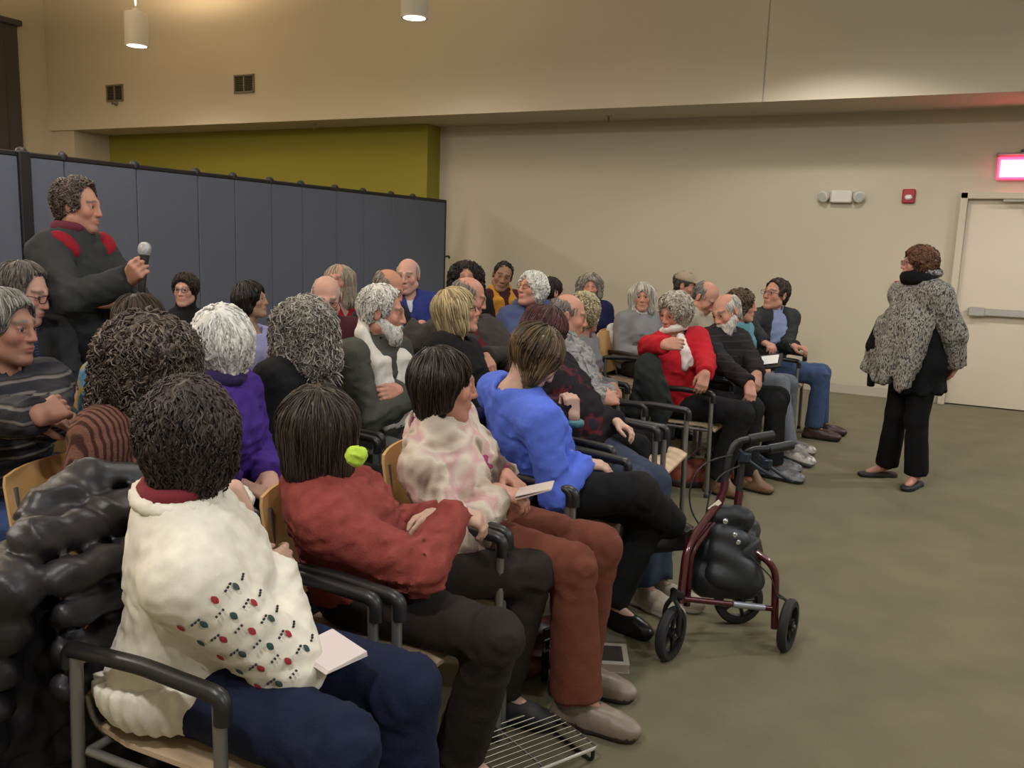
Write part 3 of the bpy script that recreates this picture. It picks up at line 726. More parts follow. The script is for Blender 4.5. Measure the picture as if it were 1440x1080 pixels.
def person(p):
    rng = np.random.RandomState(p.get('seed', abs(hash(p['n'])) % 1000 if False else sum(map(ord, p['n']))))
    px, py, t = p['at']; f = p.get('f', 0); hs = p.get('hs', .905 if f else .955); stand = p.get('stand', 0)
    near = t < 3.3; fat = p.get('fat', 1.0); sw = p.get('sw', .165 if f else .19)
    top = PT(px, py, t); yaw = math.radians(p['yaw']); RZ = rotz(yaw)
    hair = p.get('hair')
    vol = (hair or {}).get('vol', .012) if hair and hair['style'] not in ('bald', 'fringe') else 0.0
    hz = p.get('hz', .55); P = np.array((0, 0, hz))
    tw = math.radians(p.get('tw', 0)); ln = math.radians(p.get('lean', 6)); sl = math.radians(p.get('side', 0))
    T = rotx(-sl)@roty(ln)@rotz(tw)                    # chest frame; + side leans to the person's left
    u = T[:, 2]
    ha = math.radians(p.get('hy', p['yaw'])-p['yaw']); hp = math.radians(p.get('hp', 0)); hr = math.radians(p.get('hr', 0))
    R = rotz(ha)@roty(hp)@rotx(hr)
    nk = p.get('neck', .108); nf = p.get('nf', .03)
    hoff = np.array((0, 0, nk)) + nf*nrm(T[:, 0]*.6+R[:, 0]*.4) + R[:, 2]*.02
    topoff = hoff+R@np.array((-.015, 0, (.122+vol)*hs))
    if p.get('seat'):                                  # where the pelvis sits; the trunk then reaches up to the head
        loc = np.array((p['seat'][0], p['seat'][1], 0.0)); tl = RZ.T@(top-loc)
        for _ in range(3):
            d = tl-topoff-P; L = float(np.linalg.norm(d)); u = d/L
            x = nrm(np.array((math.cos(tw), math.sin(tw), 0))-u*(u[0]*math.cos(tw)+u[1]*math.sin(tw))); T = np.stack([x, np.cross(u, x), u], 1)
            hoff = np.array((0, 0, nk)) + nf*nrm(T[:, 0]*.6+R[:, 0]*.4) + R[:, 2]*.02; topoff = hoff+R@np.array((-.015, 0, (.122+vol)*hs))
        if not .36 < L < .62: print('TORSO', p['n'], 'L %.3f' % L)
        N = P+L*u; H = N+hoff
    else:
        L = (top[2]-hz-topoff[2])/u[2]
        Lc = min(max(L, .40), p.get('Lmax', .60))
        if abs(L-Lc) > .004: print('TORSO', p['n'], 'L %.3f clamped %.3f' % (L, Lc), 'head top z %.3f' % top[2])
        L = Lc
        N = P+L*u; H = N+hoff
        loc = np.array((top[0], top[1], 0.0))-RZ@np.array(((P+L*u+topoff)[0], (P+L*u+topoff)[1], 0))
    p['loc'] = loc
    print('%-9s loc %.2f %.2f z %.2f L %.2f lean %.0f side %.0f' % (p['n'], loc[0], loc[1], top[2], L, math.degrees(math.atan2(u[0], u[2])), math.degrees(math.atan2(u[1], u[2]))))
    def loc_of(v):
        if isinstance(v[0], str):
            w = PT(*v[1:]) if v[0] == 't' else PZ(*v[1:]) if v[0] == 'z' else np.array(v[1:], float)
            return RZ.T@(w-loc)
        return np.asarray(v, float)
    def dir_of(v):
        if isinstance(v[0], str): return RZ.T@np.asarray(v[1:], float)
        return np.asarray(v, float)
    # limbs
    SH = {s: N-u*(.070+(p.get('sdrop', 0) if s < 0 else 0))+T[:, 1]*s*sw for s in (1, -1)}
    ARM = {}
    for s, k in ((1, 'aL'), (-1, 'aR')):
        a = p.get(k, 'lap')
        if isinstance(a, str): a = arm_preset(a, s, hz+.50*L)
        W, fd, nb, cu = loc_of(a[0]), dir_of(a[1]), dir_of(a[2]), a[3]
        hint = dir_of(a[4]) if len(a) > 4 and a[4] is not None else np.array((-.45, .55*s, -.75))
        E, W = ik(SH[s], W, p.get('ua', .275 if f else .295), p.get('fa', .235 if f else .255), hint)
        ARM[s] = (SH[s], E, W, fd, nb, cu)
    LEG = {}
    for s, k in ((1, 'lL'), (-1, 'lR')):
        a = p.get(k, 'sit')
        if isinstance(a, str): a = leg_preset(a, s, hz)
        hip = P+np.array((.0, .088*s, -.008)); an = loc_of(a[1])
        if a[0] is None: kn, an = ik(hip, an, .435, .435, (.35, .12*s, 1))
        else: kn = loc_of(a[0])
        LEG[s] = (hip, kn, an, nrm(dir_of(a[2])))
    wst = P+np.array((0, 0, 1))*.36*L*.4+u*.36*L*.6
    rib = P+u*L*.66
    def torso(i, low=0.0):
        fw = T[:, 0]; o = [el(P+np.array((-.02, 0, .01)), np.array((.118*fat, .168*fat, .115))+i, None, .06)]
        o += [el(wst, np.array((.104*fat, .140*fat, .15))+i, T, .08), el(rib+fw*.005, np.array((.108, .150+.25*(sw-.165), .165))+i, T, .08)]
        if p.get('belly'): o.append(el(P+u*L*.30+fw*.07, np.array((.10, .14, .13))*p['belly']+i, T, .06))
        if f: o += [el(rib+fw*.083+T[:, 1]*s*.068-u*.03, np.array((.058, .064, .068))*p.get('bust', 1)+i*.7, T, .05) for s in (1, -1)]
        for s in (1, -1): o += [rc(SH[s]-T[:, 1]*s*.03, N-u*.012+fw*-.014, .050+i*.8, .050+i*.6, .04)]
        o += [rc(SH[1]-T[:, 1]*.045-u*.01, SH[-1]+T[:, 1]*.045-u*.01, .058+i, .058+i, .05)]
        return o
    def arms(i, cuff=True, sides=(1, -1)):
        o = []
        for s in sides:
            S0, E, W, fd, nb, cu = ARM[s]; g = p.get('armr', 1.0)
            o += [rc(S0, E, (.052+i)*g, (.043+i)*g, .04), rc(E, W-nrm(W-E)*.0, (.043+i)*g, (.030+i*1.05)*g, .025, 0, 1 if cuff else 0)]
        return o
    # ---- body: one continuous skin
    pr = torso(-.012)+[rc(N-u*.03, H+R@np.array((-.018, 0, -.05)), .058 if not f else .050, .052 if not f else .046, .03)]
    for s in (1, -1):
        S0, E, W, fd, nb, cu = ARM[s]
        pr += [rc(S0, E, .046, .038, .03), rc(E, W, .038, .026 if not f else .024, .02)]
        h, k, a, fdir = LEG[s]
        pr += [rc(h, k, .070, .052, .03), rc(k, a+np.array((0, 0, .02)), .050, .034, .02), rc(a, a+fdir*.13+np.array((0, 0, -.045)), .030, .024, .02)]
    pr += head_prims(H, R, p)
    fine = [(H, .135*hs)]
    for s in (1, -1):
        S0, E, W, fd, nb, cu = ARM[s]; k = .93 if f else 1.02
        pr += hand_prims(W-nrm(fd)*.01, fd, nb, s, cu, hs=k, thumb=cu)
        fine.append((W+nrm(fd)*.08*k, .10))
    hf = p.get('hf', .0045 if t < 4 else .0055)
    V, Q = net(pr, .024, fine, hf)
    me = raw_mesh('person', V, Q, [attr_mat('skin', 'Col', rough=.52, spec=.35, bump=(220, .12, .002))])
    mesh_attr(me, 'Col', skin_colors(V, H, R, p), 'FLOAT_COLOR')
    o = link('person', me); o.location = loc; o.rotation_euler = (0, 0, yaw)
    tag(o, p['label'], 'person', p.get('group'))
    if p.get('eyes', 1):
        for s in (1, -1):
            e = link('eye', eye_mesh(), o); gz = rotz(math.radians(p.get('gaze', 0)))
            e.matrix_local = M4(R@gz*hs, H+R@(np.array((.0765, s*.031, .0095))*hs))
    # ---- clothes
    hc = .0105 if near else (.0135 if t < 5.2 else .016)
    E1, E2 = ARM[1][1], ARM[-1][1]
    def folds(amp, sd, fr=34):
        def d(Pq):
            w = .45+np.exp(-((Pq-E1.astype(np.float32))**2).sum(1)/.012)+np.exp(-((Pq-E2.astype(np.float32))**2).sum(1)/.012)+.7*np.exp(-((Pq-wst.astype(np.float32))**2).sum(1)/.03)
            n = wob(Pq*np.array((1, 1, 1.7), np.float32), fr, sd)
            return np.minimum(np.float32(amp)*np.minimum(w, 1.4)*(np.abs(n)*1.6-.5+.35*wob(Pq, fr*2.7, sd+1)), np.float32(.006))
        return d
    cut = [rc(N+np.array((0, 0, -.005)), H+R@np.array((0, 0, .02)), .060 if not f else .056, .085, .006, 1)]
    for gi, g in enumerate(p.get('tops', [])):
        i = g.get('i', .014)
        pr = torso(i)
        hem = g.get('hem', -.03)
        nkc = g.get('neck', 'crew')
        if g.get('collar'):      # stand or shirt collar round the neck
            pr += [rc(N-u*.02, N+hoff*.42, .074+i*.5, .066+i*.4, .02, 0, 1)]
        if nkc == 'turtle': pr += [rc(N-u*.03, H+R@np.array((-.015, 0, -.065)), .066, .064, .02, 0, 1)]
        if nkc in ('crew', 'v', 'wide'): pr += [rc(N+u*.004+T[:, 0]*.012, N+u*.16+T[:, 0]*.02, .060 if nkc != 'wide' else .078, .085, .006, 1)]
        if nkc == 'v': pr += [rc(N+T[:, 0]*.08+u*.02, N+T[:, 0]*.13-u*.12, .05, .015, .01, 1)]
        if nkc == 'crew' and g.get('collar'): pr = pr[:-1]+[rc(N+u*.02+T[:, 0]*.0, H, .061, .07, .004, 1)]
        w = g.get('open', 0)
        if w:                    # an open front: a wedge left out from throat to hem
            pr += [rc(N+T[:, 0]*.16+u*.02, P+T[:, 0]*.20+u*.0, w, w*1.25, .012, 1)]
        if hem is not None: pr += [pl(P+np.array((0, 0, hem)), np.array((-.25, 0, -1)) if not stand else (0, 0, -1), .012)]
        if g.get('arms', 1): pr += arms(i*.8+.004)
        pr += g.get('extra', lambda **k: [])(N=N, H=H, P=P, T=T, u=u, R=R, ARM=ARM, LEG=LEG, L=L, i=i)
        V, Q = net(pr, g.get('h', hc), disp=folds(g.get('wr', .009), gi*7+len(p['n'])))
        o2 = link(g.get('name', 'sweater'), raw_mesh(g.get('name', 'sweater'), V, Q, [g['m']]), o)
        if g.get('lab'): o2['label'] = g['lab']
    pm = p.get('pants')
    if pm:
        pr = [el(P+np.array((-.02, 0, -.0)), np.array((.125*fat, .175*fat, .105)), None, .05)]
        fl = p.get('flare', .05)
        tr = p.get('thigh', 1.0)
        for s in (1, -1):
            h, k, a, fdir = LEG[s]; e = a+(k-a)*.02
            pr += [rc(h, k, .088*tr, .066*tr, .04), rc(k, e, .064*tr, fl, .03, 0, 1)]
        if stand: pr += [el(P+np.array((-.005, 0, .05)), np.array((.125*fat, .165*fat, .10)), None, .05)]
        kn = [LEG[s][1] for s in (1, -1)]
        def d2(Pq):
            w = .35+sum(np.exp(-((Pq-k.astype(np.float32))**2).sum(1)/.016) for k in kn)
            return np.float32(p.get('pwr', .007))*w*(np.abs(wob(Pq*np.array((1, 1, .8), np.float32), 38, 4))*1.6-.5)
        V, Q = net(pr, hc, disp=d2); link('trousers', raw_mesh('trousers', V, Q, [pm]), o)
    sh = p.get('shoes', ('oxford', mat('black_shoe', (.012, .011, .011), .35), mat('black_sole', (.01, .01, .01), .7)))
    if sh:
        for s in (1, -1):
            h, k, a, fdir = LEG[s]
            e = link('shoe', shoe_mesh(*sh), o)
            x = fdir; y = nrm(np.cross((0, 0, 1.0), x)) if abs(x[2]) < .95 else np.array((0, s, 0.)); z = np.cross(x, y)
            e.matrix_local = M4(np.stack([x, y, z], 1)*p.get('shs', 1.0 if f else 1.12), a-z*.088)
    # ---- hair, beard, glasses
    if hair: make_hair(o, H, R, hair, rng, near, hs)
    bd = p.get('beard')
    if bd:
        def q(v): return H+R@(np.asarray(v, float)*hs)
        e = bd.get('len', .03)
        bp = [rc(q((.0, .058, -.030)), q((.062, .030, -.092)), .020, .028, .03), rc(q((.0, -.058, -.030)), q((.062, -.030, -.092)), .020, .028, .03),
              el(q((.070, 0, -.098-e*.4)), np.array((.039, .050, .032+e*.6))*hs, R, .03), el(q((.030, .050, -.058)), np.array((.042, .020, .036))*hs, R, .03), el(q((.030, -.050, -.058)), np.array((.042, .020, .036))*hs, R, .03), rc(q((.098, .006, -.046)), q((.085, .034, -.066)), .009, .009, .012), rc(q((.098, -.006, -.046)), q((.085, -.034, -.066)), .009, .009, .012),
              el(q((.108, 0, -.060)), np.array((.02, .017, .007)), R, .004, 1)]
        make_hair(o, H, R, dict(style='x', rough=.002, n=420, sl=.03, rad=.0022, curl=.002, c1=bd['c1'], c2=bd['c2'], flow=(.25, 0, -1), lift=.004, wild=.3), rng, near, hs, 'beard', bp)
    if p.get('glasses'): glasses(o, H, R, hs, p['glasses'])
    if p.get('more'): p['more'](o, dict(N=N, H=H, P=P, T=T, u=u, R=R, ARM=ARM, LEG=LEG, L=L, hs=hs, loc=loc, RZ=RZ, near=near, rng=rng, torso=torso, arms=arms, hc=hc, sdf=sdf, loc_of=loc_of, dir_of=dir_of, SH=SH, wst=wst, rib=rib))
    return o
def solid(par, name, pr, m, h=.012, disp=None, lab=None):
    V, Q = net(pr, h, disp=disp); o = link(name, raw_mesh(name, V, Q, m if isinstance(m, list) else [m]), par)
    if lab: o['label'] = lab
    return o
def chain(pts, r, k=.02):
    pts = [np.asarray(q, float) for q in pts]; rr = [r]*len(pts) if np.isscalar(r) else list(r)
    return [rc(a, b, ra, rb, k) for a, b, ra, rb in zip(pts[:-1], pts[1:], rr[:-1], rr[1:])]
# ------------------------------------------------------------------ stacking armchairs
M_TUBE = mat('grey_tube', (0.24, .24, .235), .38, .7)
M_ARM = mat('black_plastic', (0.012, .012, .013), .38)
M_PLY = ramp_mat('light_plywood', [(0.2, (.50, .29, .115)), (.75, (.60, .37, .16))], 'X', 3.0, .45, None, 3, 4.0, ((1, 1, .3), (0, 0, 0)))
M_SEAT = ramp_mat('seat_wood', [(0.2, (.46, .34, .22)), (.75, (.55, .41, .28))], 'Y', 3.0, .5, None, 3, 4.0, ((.3, 1, 1), (0, 0, 0)))
M_GLIDE = mat('glide', (.02, .02, .02), .6)
CH = {}
def chair_meshes():
    b = MB()                                    # seat shell with a waterfall front
    n = 12; V = []; F = []
    for j in range(2):
        for a in range(n+1):
            for c in range(9):
                x = -.21+.43*a/n; y = -.225+.45*c/8; z = .452-.010*math.cos(y*7)*math.sin(math.pi*a/n)-.028*max(0, (x-.13)/.09)**2-.012*j
                w = 1-.10*max(0, (-.1-x)/.11); V.append((x, y*w, z))
    m = (n+1)*9
    for a in range(n):
        for c in range(8):
            q = (a*9+c, a*9+c+1, a*9+c+10, a*9+c+9); F.append(q); F.append(tuple(i+m for i in q[::-1]))
    for a in range(n):
        for c in (0, 8): F.append((a*9+c, a*9+9+c, a*9+9+c+m, a*9+c+m))
    for c in range(8):
        for a in (0, n): F.append((a*9+c, a*9+c+1, a*9+c+1+m, a*9+c+m))
    b.add(V, F); CH['seat'] = (b, M_SEAT, True)
    b = MB(); V = []; F = []                    # curved plywood back
    for j in range(2):
        for a in range(9):
            for c in range(11):
                y = -.225+.45*c/10; z = .50+.335*a/8; e = abs(y)/.225
                if a == 8: z -= .018*e**4
                if a == 0: z += .015*e**4
                V.append((-.235-.055*(z-.5)/.33-.030*(1-e*e)-.011*j, y*(1-.03*(a == 8)), z))
    m = 99
    for a in range(8):
        for c in range(10):
            q = (a*11+c, a*11+c+1, a*11+c+12, a*11+c+11); F.append(q); F.append(tuple(i+m for i in q[::-1]))
    for a in range(8):
        for c in (0, 10): F.append((a*11+c, a*11+11+c, a*11+11+c+m, a*11+c+m))
    for c in range(10):
        for a in (0, 8): F.append((a*11+c, a*11+c+1, a*11+c+1+m, a*11+c+m))
    b.add(V, F); CH['backrest'] = (b, M_PLY, True)
    b = MB()                                    # under-seat frame and back uprights
    for y in (-.2, .2): b.tube(bend([(.185, y*1.27, .425), (-.18, y*1.27, .425)], .02), .010, 8)
    b.tube([(.185, -.254, .425), (.185, .254, .425)], .010, 8); b.tube([(-.18, -.254, .425), (-.18, .254, .425)], .010, 8)
    for y in (-.19, .19): b.tube(bend([(-.10, y, .425), (-.235, y, .43), (-.27, y, .56), (-.292, y, .78)], .05), .009, 8)
    CH['seat_frame'] = (b, M_TUBE, True)
    for nm, x in (('front', .195), ('rear', -.195)):
        for s in (1, -1):
            b = MB(); b.tube([(x+(.01 if x > 0 else -.02), s*.262, .012), (x, s*.262, .645)], .0140, 10); CH['leg_%s%d' % (nm, s)] = (b, M_TUBE, True)
    for s in (1, -1):
        b = MB(); pts = bend([(-.215, s*.262, .615), (-.215, s*.262, .655), (.0, s*.264, .668), (.205, s*.262, .655), (.205, s*.262, .60)], .03, 6)
        b.tube(pts, .0185, 10); CH['arm%d' % s] = (b, M_ARM, True)
    for x in (.205, -.215):
        for s in (1, -1):
            b = MB(); b.lathe([(.0165, 0), (.0175, .02), (.0150, .024)], c=(x, s*.262, 0), n=10); CH['glide%d%d' % (x > 0, s)] = (b, M_GLIDE, True)
CHAIRS = []
CH0 = None
def chair(loc, yaw, label):
    global CH0
    o = empty('stacking_armchair', (loc[0], loc[1], 0), math.radians(yaw)); tag(o, label, 'chair', 'stacking armchairs of the audience')
    if CH0 is None:
        chair_meshes(); CH0 = []
        for k, (b, m, s) in CH.items():
            nm = 'leg' if k.startswith('leg') else 'armrest' if k.startswith('arm') else 'glide' if k.startswith('glide') else k
            CH0.append(b.build(nm, m, o, s, 50))
    else:
        for c in CH0:
            d = c.copy(); d.parent = o; COL.objects.link(d)
    CHAIRS.append(o)
    return o
def scarf(o, c, m, ends=(), r=.030, name='scarf', tight=.078):
    N, T, u = c['N'], c['T'], c['u']
    ring = [N+u*(.028+.02*math.cos(a))+T[:, 0]*(.012+tight*math.cos(a))+T[:, 1]*tight*math.sin(a) for a in np.linspace(0, 2*math.pi, 13)]
    pr = chain(ring, r)
    for e in ends: pr += chain(e, [r*.95]+[r*1.05]*(len(e)-1))
    return solid(o, name, pr, m, .010, disp=lambda P: np.float32(.004)*(np.abs(wob(P, 75, 4))*1.6-.4))
def front(c, y, dz, out=.0):
    """a point on the chest front, y to the left of the breast bone, dz below the neck base"""
    q = c['N']-c['u']*dz+c['T'][:, 1]*y; P = np.array([q+c['T'][:, 0]*s for s in np.linspace(.30, .0, 61)], np.float32)
    d = sdf(P, c['torso'](.022)); k = np.argmax(d < out)
    return P[k].astype(float)
def patch(o, c, name, m, region, i=.017, arms=True, h=None):
    """an inset panel of a garment: the same surface a touch further out, kept only inside the region"""
    pr = c['torso'](i)+(c['arms'](i*.8+.004) if arms else [])
    pr += [rc(c['N']+c['u']*.004+c['T'][:, 0]*.012, c['N']+c['u']*.16, .060, .085, .006, 1)]
    lo = sdf  # keep
    pr += [('el', A3(q[0]), A3(q[1]), None if len(q) < 3 else np.asarray(q[2], np.float32), .004, 2) for q in region]
    return solid(o, name, pr, m, h or c['hc'])
# ------------------------------------------------------------------ the audience, row by row, and the two people on their feet
SK = {'pale': (.50, .31, .235), 'pink': (.52, .29, .225), 'ruddy': (.48, .235, .165), 'tan': (.36, .215, .14), 'brown': (.26, .135, .085)}
BLK = cloth('black_cloth', (.010, .010, .011)); CHAR = cloth('charcoal_cloth', (.028, .028, .030)); NAVYJ = cloth('navy_denim', (.010, .014, .038), .2, 40)
JEAN = cloth('blue_denim', (.045, .075, .15), .3, 30); DJEAN = cloth('dark_denim', (.030, .040, .065), .3, 30); GREYJ = cloth('grey_denim', (.13, .14, .16), .2, 30)
G_DARK = mat('dark_rim', (.02, .015, .013), .3); G_WIRE = mat('wire_rim', (.16, .13, .11), .3, .8); G_RED = mat('plum_rim', (.10, .015, .03), .3)
BLSHOE = ('oxford', mat('black_leather', (.012, .011, .011), .3), mat('black_sole', (.010, .010, .010), .7))
TANSHOE = ('oxford', mat('taupe_leather', (.20, .155, .12), .42), mat('dark_sole', (.035, .028, .022), .7))
SNEAK = ('sneaker', mat('beige_suede', (.30, .26, .20), .7), mat('pale_sole', (.45, .42, .36), .7))
WSNEAK = ('sneaker', ramp_mat('white_trainer', [(.42, (.16, .15, .14)), (.55, (.62, .58, .54))], 'noise', 18, .6), mat('grey_sole', (.12, .12, .12), .7))
GSNEAK = ('sneaker', ramp_mat('grey_trainer', [(.40, (.10, .10, .11)), (.6, (.30, .30, .31))], 'noise', 18, .6), mat('black_rubber', (.02, .02, .02), .7))
BROWNB = ('boot', mat('brown_leather', (.16, .085, .04), .5), mat('brown_sole', (.03, .025, .02), .7))
DSHOE = ('sneaker', mat('dark_trainer', (.03, .03, .035), .6), mat('black_rubber', (.02, .02, .02), .7))
FLAT = ('flat', mat('black_suede', (.012, .012, .012), .6), mat('black_sole', (.010, .010, .010), .7))
SEATED = []
def sit(chair_label, **p):
    o = person(p); SEATED.append((p, o, chair_label)); return o

# --- woman in the cream cardigan, lower left
M_CREAM = ramp_mat('cream_knit', [(.3, (.66, .615, .52)), (.7, (.77, .73, .64))], 'noise', 30, .95, (700, .35, .002))
M_CREAMR = ramp_mat('cream_rib', [(.05, (.36, .31, .22)), (.30, (.70, .63, .50))], 'noise', 12, .95, (330, .5, .004))
def cream_more(o, c):
    # ribbed waistband, ribbed neck band, embroidered leaves and dots on the sleeve
    P, u, T = c['P'], c['u'], c['T']
    i = .046; pr = c['torso'](i)+[pl(P+np.array((0, 0, .035)), (-.12, 0, 1), .006), pl(P+np.array((0, 0, -.075)), (-.1, 0, -1), .01)]
    def rib(Q): return np.float32(.0035)*np.sin(np.arctan2(Q[:, 1]-P[1], Q[:, 0]-P[0])*46)
    solid(o, 'ribbed_waistband', pr, M_CREAM, .008, rib)
    N = c['N']; ring = [N+u*(.012-.012*math.cos(a))+T[:, 0]*(-.002+.078*math.cos(a))+T[:, 1]*.086*math.sin(a) for a in np.linspace(0, 2*math.pi, 17)]
    solid(o, 'ribbed_neckband', chain(ring, .014), M_CREAM, .008, lambda Q: np.float32(.003)*np.sin(np.arctan2(Q[:, 1]-N[1], Q[:, 0]-N[0])*40))
    ring = [N+u*(.036)+T[:, 0]*(.0+.063*math.cos(a))+T[:, 1]*.066*math.sin(a) for a in np.linspace(0, 2*math.pi, 13)]
    k = solid(o, 'shirt_collar', chain(ring, .014), mat('wine_cotton', (.16, .012, .022), .9), .009); k['label'] = 'dark red shirt collar'
    S0, E, W = c['ARM'][-1][:3]; ax = nrm(E-S0); ar = c['arms'](.026*.8+.004)
    out = nrm(np.cross(ax, (0, 0, 1.0))); out = out if out[1] < 0 else -out; upv = nrm(np.cross(out, ax)); upv = upv if upv[2] > 0 else -upv
    dots = MB(); LM = [(mat('red_wool', (.30, .02, .03), .9), 'red embroidered leaf on the sleeve'), (mat('green_wool', (.03, .06, .055), .9), 'dark green embroidered leaf on the sleeve')]
    def spot(s, ang):
        d = math.cos(ang)*out+math.sin(ang)*upv; q = S0+ax*s
        Q = np.array([q+d*r for r in np.linspace(.10, .02, 41)], np.float32); k = np.argmax(sdf(Q, ar) < .004); return Q[k].astype(float), d
    i = 0
    for ang in (-.75, -.25, .3, .85):
        for s in np.arange(.035+.02*(i % 2), .27, .052):
            q, d = spot(s, ang); w = np.cross(d, ax); V = []; F = []
            n = 10
            for a in range(n):
                t = 2*math.pi*a/n; r = 1-.25*abs(math.sin(t)); V.append(q+ax*math.cos(t)*.0105*r+w*math.sin(t)*.0065+d*.001)
            V.append(q+d*.0035)
            lf = MB(); lf.add(V, [(a, (a+1) % n, n) for a in range(n)]); lf.build('embroidered_leaf', LM[i % 2][0], o, True)['label'] = LM[i % 2][1]
            for e in range(3):
                q2, d2 = spot(s+.006, ang+.30+.10*e); dots.box(q2+d2*.001, (.004, .004, .004), np.stack([ax, np.cross(d2, ax), d2], 1))
            i += 1
    dots.build('dot_embroidery', mat('dark_wool', (.03, .03, .035), .9), o)['kind'] = 'stuff'
    e = c['ARM'][1]
    solid(o, 'blouse_cuff', [rc(e[2]-nrm(e[2]-e[1])*.10, e[2]-nrm(e[2]-e[1])*.005, .042, .040, .02, 0, 1)], mat('navy_cotton', (.012, .022, .07), .9), .008)
sit('stacking armchair with black armrests under the woman in the cream cardigan', n='cream', seat=(-1.46, 1.38), at=(260, 533, 1.82), f=1, fat=1.28, yaw=4, tw=44, sdrop=.03, hy=118, hp=-4, lean=10, side=-3, sw=.18,
    label='woman in a cream knitted cardigan with leaves on its sleeve, seen from behind', skin=SK['pale'],
    hair=dict(style='crop', len=.125, vol=.022, c1='#241d1b', c2='#4a3e38', n=2600, sl=.075, curl=.004, rough=.007, rad=.0026, wild=.35, flow=(-.35, 0, -1)),
    tops=[dict(m=M_CREAM, i=.026, hem=-.005, wr=.006, name='cardigan', neck='wide', h=.009)], pants=NAVYJ, thigh=1.22, flare=.065,
    aR=((.11, .08, .76), (-.1, 1, .0), (.9, .1, .4), .4, (.7, -1, -.5)), aL=(('t', 326, 690, 2.16), ('d', .62, -.34, -.55), ('d', .40, -.50, .65), .2, (-.1, .8, -.8)),
    lL=((.44, .13, .52), (.46, .15, .09), (1, .1, 0)), lR=((.44, -.13, .52), (.47, -.14, .09), (1, -.1, 0)), armr=1.1, ua=.29, fa=.25, more=cream_more, shoes=BLSHOE)

# --- woman in the rust red jacket
M_RUST = ramp_mat('rust_fleece', [(.3, (.205, .040, .035)), (.7, (.27, .062, .052))], 'noise', 26, .97, (260, .5, .004))
sit('stacking armchair with a light wood back under the woman in the rust red jacket', n='redjk', seat=(-1.42, 1.96), at=(447, 542, 2.34), f=1, fat=1.05, yaw=-2, tw=42, hy=128, hp=-2, lean=7, side=-9, nf=.02,
    label='woman in a rust red jacket with a dark brown bob, seen from behind', skin=SK['pale'],
    hair=dict(style='bob', len=.10, vol=.014, w=.062, c1='#1f1a17', c2='#483d34', n=2400, sl=.13, rad=.0022, wild=.08, curl=.001, gloss=.4),
    tops=[dict(m=M_RUST, i=.022, hem=-.05, wr=.014, name='jacket', neck='crew', collar=0)], pants=cloth('brown_twill', (.022, .017, .014), .2, 30), thigh=1.08, flare=.075,
    aR=(('w', -1.20, 2.04, .775), ('d', .75, .5, -.35), ('d', .1, -.2, .95), .55, (.2, -1, -.5)), aL=((.14, .10, .74), (.3, -1, -.2), (.5, .3, .8), .4),
    lL=(None, ('z', 700, 972, .09), (1, .05, 0)), lR=(None, ('z', 645, 1062, .09), (1, -.05, 0)),
    shoes=('oxford', mat('dark_suede', (.022, .022, .024), .7), mat('black_sole', (.010, .010, .010), .7)),
    more=lambda o, c: [solid(o, 'neon_scarf', [el(c['loc_of'](('t', 501, 641, 2.17)), (.026, .030, .026))], mat('neon_yellow', (.42, .60, .05), .8), .006, lambda Q: np.float32(.009)*(np.abs(wob(Q, 110, 2))-.4))]+[solid(o, 'sock', [rc(c['LEG'][s][2]+np.array((0, 0, .0)), c['LEG'][s][2]+np.array((-.01, 0, .10)), .043, .046, .02)], mat('tan_sock', (.30, .23, .17), .9), .012) for s in (1, -1)])

# --- woman in the tie-dyed jacket
M_DYE = ramp_mat('tie_dyed_fleece', [(.35, (.15, .10, .08)), (.41, (.42, .34, .27)), (.50, (.62, .55, .46)), (.565, (.56, .34, .34)), (.62, (.58, .49, .40)), (.69, (.20, .135, .10))], 'noise', 6.0, .95, (240, .4, .004), 2, .4)
sit('stacking armchair with a light wood back under the woman in the tie-dyed jacket', n='tiedye', seat=(-1.43, 2.54), at=(622, 489, 2.80), f=1, yaw=0, tw=14, hy=42, hp=4, lean=12, nf=.035,
    label='woman in a pink and beige tie-dyed jacket with dark hair and rust trousers', skin=SK['ruddy'],
    hair=dict(style='crop', len=.10, vol=.014, c1='#17120f', c2='#3a2f27', n=2000, sl=.09, rad=.0024, wild=.16, rough=.004, gloss=.4),
    tops=[dict(m=mat('magenta_jersey', (.30, .03, .13), .9), i=.010, hem=-.04, name='shirt', neck='crew'), dict(m=M_DYE, i=.024, hem=-.09, wr=.014, open=.035, name='jacket', neck='crew', collar=1)],
    pants=cloth('rust_twill', (.135, .042, .026), .2, 20), thigh=1.12, flare=.085,
    aR=(('z', 700, 690, .74), ('d', .85, .35, -.25), ('d', -.1, -.3, .95), .5, (-.2, -.8, -.6)), aL=(('z', 712, 668, .74), ('d', .85, -.35, -.3), ('d', .2, .3, .95), .5),
    lL=((.44, .10, .53), (.38, .10, .09), (1, .0, 0)), lR=((.44, -.12, .53), (.47, -.11, .09), (1, -.05, 0)), shoes=TANSHOE, shs=1.1)

